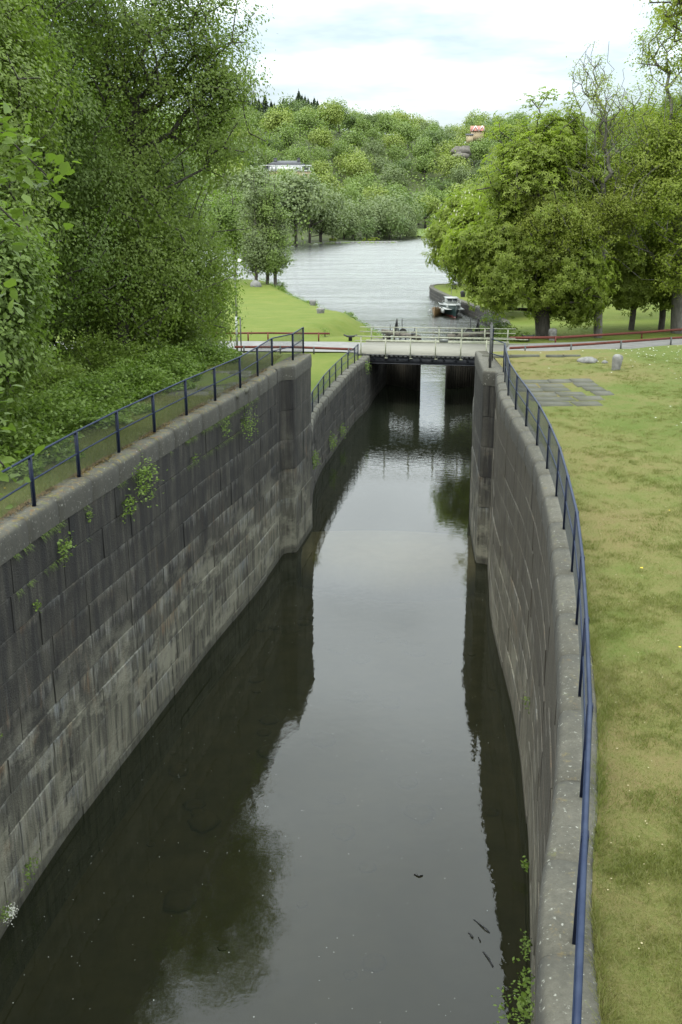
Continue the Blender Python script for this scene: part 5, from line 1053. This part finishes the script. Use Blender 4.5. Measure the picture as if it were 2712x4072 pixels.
def put(i, x, y, s, sz=1.0, rz=0.0, where='', label=None, name=None, z=None):
    if not usedp[i]: o = PR[i]; usedp[i] = True
    else: o = copy_tree(PR[i])
    o.location = (x, y, (float(zH(x, y)) if z is None else z) - .3); s *= 1.6 if k_(i) != 'fir' else 1.35; o.scale = (s, s, s * sz); o.rotation_euler[2] = rz; k = shapes[i][0]
    o.name = {'fir': 'spruce_tree', 'grey': 'willow_tree'}.get(k, 'hill_tree') if name is None else name
    for key in ('group', 'h'):
        if key in o.keys(): del o[key]
    if label: o['label'] = label
    else: o['label'] = f"{lab[k]} {where}"; o['group'] = f"{lab[k]}s {where}"
    return o
g = rng(500); placed = []
def free(x, y, d):
    for a, b, c in placed:
        if (a - x) ** 2 + ((b - y) * .8) ** 2 < ((d + c) * .5) ** 2: return False
    return True
# landmarks (photo order)
def H2(px, py_base, Y): return (px - 784) / 2289 * Y * .957 + 0, Y
marks = [(5, 905, 0, 560, 1.15, 1.0, 'huge bright round oak in the middle of the hillside'), (3, 970, 0, 580, 1.35, 1.0, 'broad round oak right of the meadow edge, darker below'), (7, 1140, 0, 640, 1.5, .95, 'bronze tree on the slope below the red roofed cottage'),
         (3, 668, 0, 566, .95, 1.1, 'bright tree standing in front of the yellow villa'), (3, 602, 0, 552, .72, 1.0, 'yellow green tree left of the one before the villa'), (8, 835, 0, 500, .95, 1.0, 'grey green round tree behind the shore willows'), (3, 1045, 0, 520, .82, 1.25, 'bright pointed crown beside the small meadow'), (8, 900, 0, 690, 1.4, 1.0, 'sparse grey green tree on the upper slope')]
for i, px, _, Y, s, sz, lb in marks:
    x = (px - 784) / 2289 * Y * 1.0; put(i, x, Y, s, sz, g.uniform(0, 6), label=lb); placed.append((x, Y, 14 * s))
# shore willows
for j, (px, s, kk) in enumerate([(575, 1.25, 8), (600, 1.3, 4), (630, 1.15, 6), (655, 1.25, 4), (685, 1.2, 4), (715, 1.1, 4), (740, 1.05, 8), (765, .95, 4), (790, .8, 8), (815, .82, 10), (842, .85, 8), (868, .92, 8), (893, .9, 10), (915, .72, 8), (936, .42, 8), (1010, .55, 8), (1030, .9, 2), (1060, .9, 6), (1090, 1.0, 8)]):
    Y0 = np.interp((px - 784) / 2289 * 430, SHF[:, 0], SHF[:, 1]) + 9 + (j % 3) * 2; x = (px - 784) / 2289 * Y0; put(kk, x, Y0, s * 1.22, .95 + .12 * (j % 3), g.uniform(0, 6), 'on the far river shore', z=-1.6); placed.append((x, Y0, 9 * s))
    if j in (2, 5, 8, 11, 13): put(8, x + 4, Y0 + 13, s * 1.25, 1.1, g.uniform(0, 6), 'on the far river shore', z=1.5); placed.append((x + 4, Y0 + 13, 9))
cnt = 0; tries = 0
for q in range(26):
    ratio = -.094 + .072 * q / 25; Y = g.uniform(860, 905); s = g.uniform(1.15, 1.5); put(9, ratio * Y, Y, s * 1.15, g.uniform(.6, .82), g.uniform(0, 6), 'along the top of the far hillside'); placed.append((ratio * Y, Y, 4.5)); cnt += 1
for px, Y, s, k, lb in ((640, 570, .8, 0, 'green tree covering the left corner of the yellow villa'), (664, 585, 1.0, 3, 'bright tall crown hiding the middle of the yellow villa'), (694, 588, .5, 0, 'small green tree at the foot of the villa below its window'), (722, 590, .62, 6, 'broad green tree at the right corner of the yellow villa'), (1073, 790, .62, 2, 'dark small tree standing in front of the red roofed cottage'), (1096, 788, .6, 0, 'small green tree just right of the red roofed cottage')):
    put(k, (px - 784) / 2289 * Y, Y, s, 1.0, g.uniform(0, 6), label=lb); placed.append(((px - 784) / 2289 * Y, Y, 8 * s)); cnt += 1
def band(Y): return 'low on the far hillside' if Y < 590 else ('halfway up the far hillside' if Y < 730 else 'along the top of the far hillside')
while cnt < 236 and tries < 60000:
    tries += 1; Y = 470 + 490 * g.uniform() ** .9; ratio = g.uniform(-.115, .235); x = ratio * Y; s0 = np.interp(x, SHF[:, 0], SHF[:, 1])
    if Y < s0 + 26: continue
    if .062 < ratio < .105 and Y < s0 + 75: continue
    if -46 < x < -16 and 575 < Y < 618: continue
    if -.078 < ratio < -.025 and 545 < Y < 600: continue
    if 86 < x < 112 and 770 < Y < 812: continue
    if .112 < ratio < .124 and 700 < Y < 735: continue
    fir = (Y > 830 and ratio < -.028) or (Y > 860 and ratio > .17 and g.uniform() < .35)
    s = g.uniform(.85, 1.4) * (1.0 if Y < 700 else 1.15)
    d = (7.5 if fir else 12.0) * s
    if not free(x, Y, d): continue
    if fir: i = 9
    elif Y < 560: i = g.choice([0, 1, 3, 4, 8, 2])
    else: i = g.choice([0, 1, 3, 5, 6, 2, 10, 8, 0, 6, 3], p=None)
    if i in (9,) : sz = g.uniform(.65, .9)
    else: sz = g.uniform(.85, 1.15)
    put(int(i), x, Y, s, sz, g.uniform(0, 6.28), band(Y)); placed.append((x, Y, d)); cnt += 1
for q in range(600):
    if cnt >= 262: break
    Y = g.uniform(560, 900); ratio = g.uniform(.235, .345); x = ratio * Y; s = g.uniform(1.1, 1.5)
    if not free(x, Y, 15 * s): continue
    put(int(g.choice([0, 2, 6, 10, 9])), x, Y, s, g.uniform(.9, 1.2), g.uniform(0, 6.28), 'on the far hill behind the ash'); placed.append((x, Y, 15 * s)); cnt += 1
word = ['first', 'second', 'third', 'fourth', 'fifth', 'sixth', 'seventh', 'eighth', 'ninth', 'tenth']
byl = {}
for o in col.objects:
    if o.type == 'EMPTY' and o.get('group', '').split(' far ')[-1] in ('hillside', 'river shore', 'hill behind the ash') and o.parent is None: byl.setdefault(o['label'], []).append(o)
for L_, os_ in byl.items():
    if len(os_) < 2: continue
    for i, o in enumerate(sorted(os_, key=lambda o: o.location[0] / o.location[1])):
        nth = word[i] if i < 10 else f"{i + 1}{'th' if i + 1 in (11, 12, 13) else {1: 'st', 2: 'nd', 3: 'rd'}.get((i + 1) % 10, 'th')}"
        o['label'] = L_ + ', ' + nth + ' from left'
# wood mass filling behind and beside what can be told apart
C = []; g = rng(600); n = 130000
R_ = g.uniform(-.30, .62, n); Y = g.uniform(300, 1000, n) ; X = R_ * Y; s0 = np.interp(X, SHF[:, 0], SHF[:, 1]); side = ((R_ < -.115) | (R_ > .225)) & (Y > s0 + 8)
top = (~side) & (Y > 955); vis = (~side) & (Y > s0 + 70) & (Y < 960) & ~((X > -48) & (X < -14) & (Y > 560) & (Y < 612)) & ~((X > 76) & (X < 112) & (Y > 690) & (Y < 808)); k = side | top | (vis & (g.uniform(0, 1, n) < .8)); X, Y = X[k], Y[k]; isd = side[k] | top[k]
lump = np.sin(X * .42 + Y * .21) * np.sin(Y * .31 - X * .17) + .5 * np.sin(X * .9 + 1) * np.sin(Y * .77); hh = np.where(isd, 12 + 6 * lump, 8 + 3.5 * lump); Z = zH(X, Y) + hh * g.uniform(0, 1, len(X)) ** .5
leaves('woodland', np.stack([X, Y, Z], 1), 1.7, M['h_green'], None, g, 1.0, .8, 0); tag(bpy.data.objects['woodland'], 'dense woodland filling the hillside behind the nearer trees', 'woodland', None, 'stuff')
# meadow glimpsed between the willows + stone groyne
V = []; F = []; yy = np.linspace(497, 575, 14); 
for y in yy:
    for x in np.linspace(y * .060, y * .108, 8): V.append((x, y, float(zH(x, y)) + .25))
for j in range(13):
    for i in range(7): k_ = j * 8 + i; F.append((k_, k_ + 1, k_ + 9, k_ + 8))
tag(raw_mesh('meadow', V, F, M['meadow'], None, True), 'small bright meadow on the far shore', None, None, 'structure')
m = MB(); g = rng(8)
for i in range(60):
    t = i / 59; x = -14 + 37 * t; y = 425 + 10 * t; m.lathe((x + g.uniform(-.3, .3), y + g.uniform(-1, 1), -.6), [(.8, 0), (.95, .6), (.7, 1.05), (.2, 1.25)], 7, 0, .15, i)
tag(m.build('stone_groyne', M['stone'], None, False), 'low line of stones in the water before the shore willows', 'groyne')
MB().prism([(-16, 424), (-14, 423.5), (23, 434), (24, 438), (10, 446), (-12, 438)], -.9, .35).build('groyne_turf', M['meadow'], bpy.data.objects['stone_groyne'])
g = rng(9)
for x, y, lb in ((-3, 433, 'tiny bush at the left end of the stone groyne'), (11, 436, 'bush in the middle of the stone groyne'), (14.5, 437, 'small pale bush near the right end of the stone groyne')): shrub('bush', x, y, .3, 2.2, 1.6, 2.0, 700, .4, 'leafA', lb, int(x * 3 + 40))
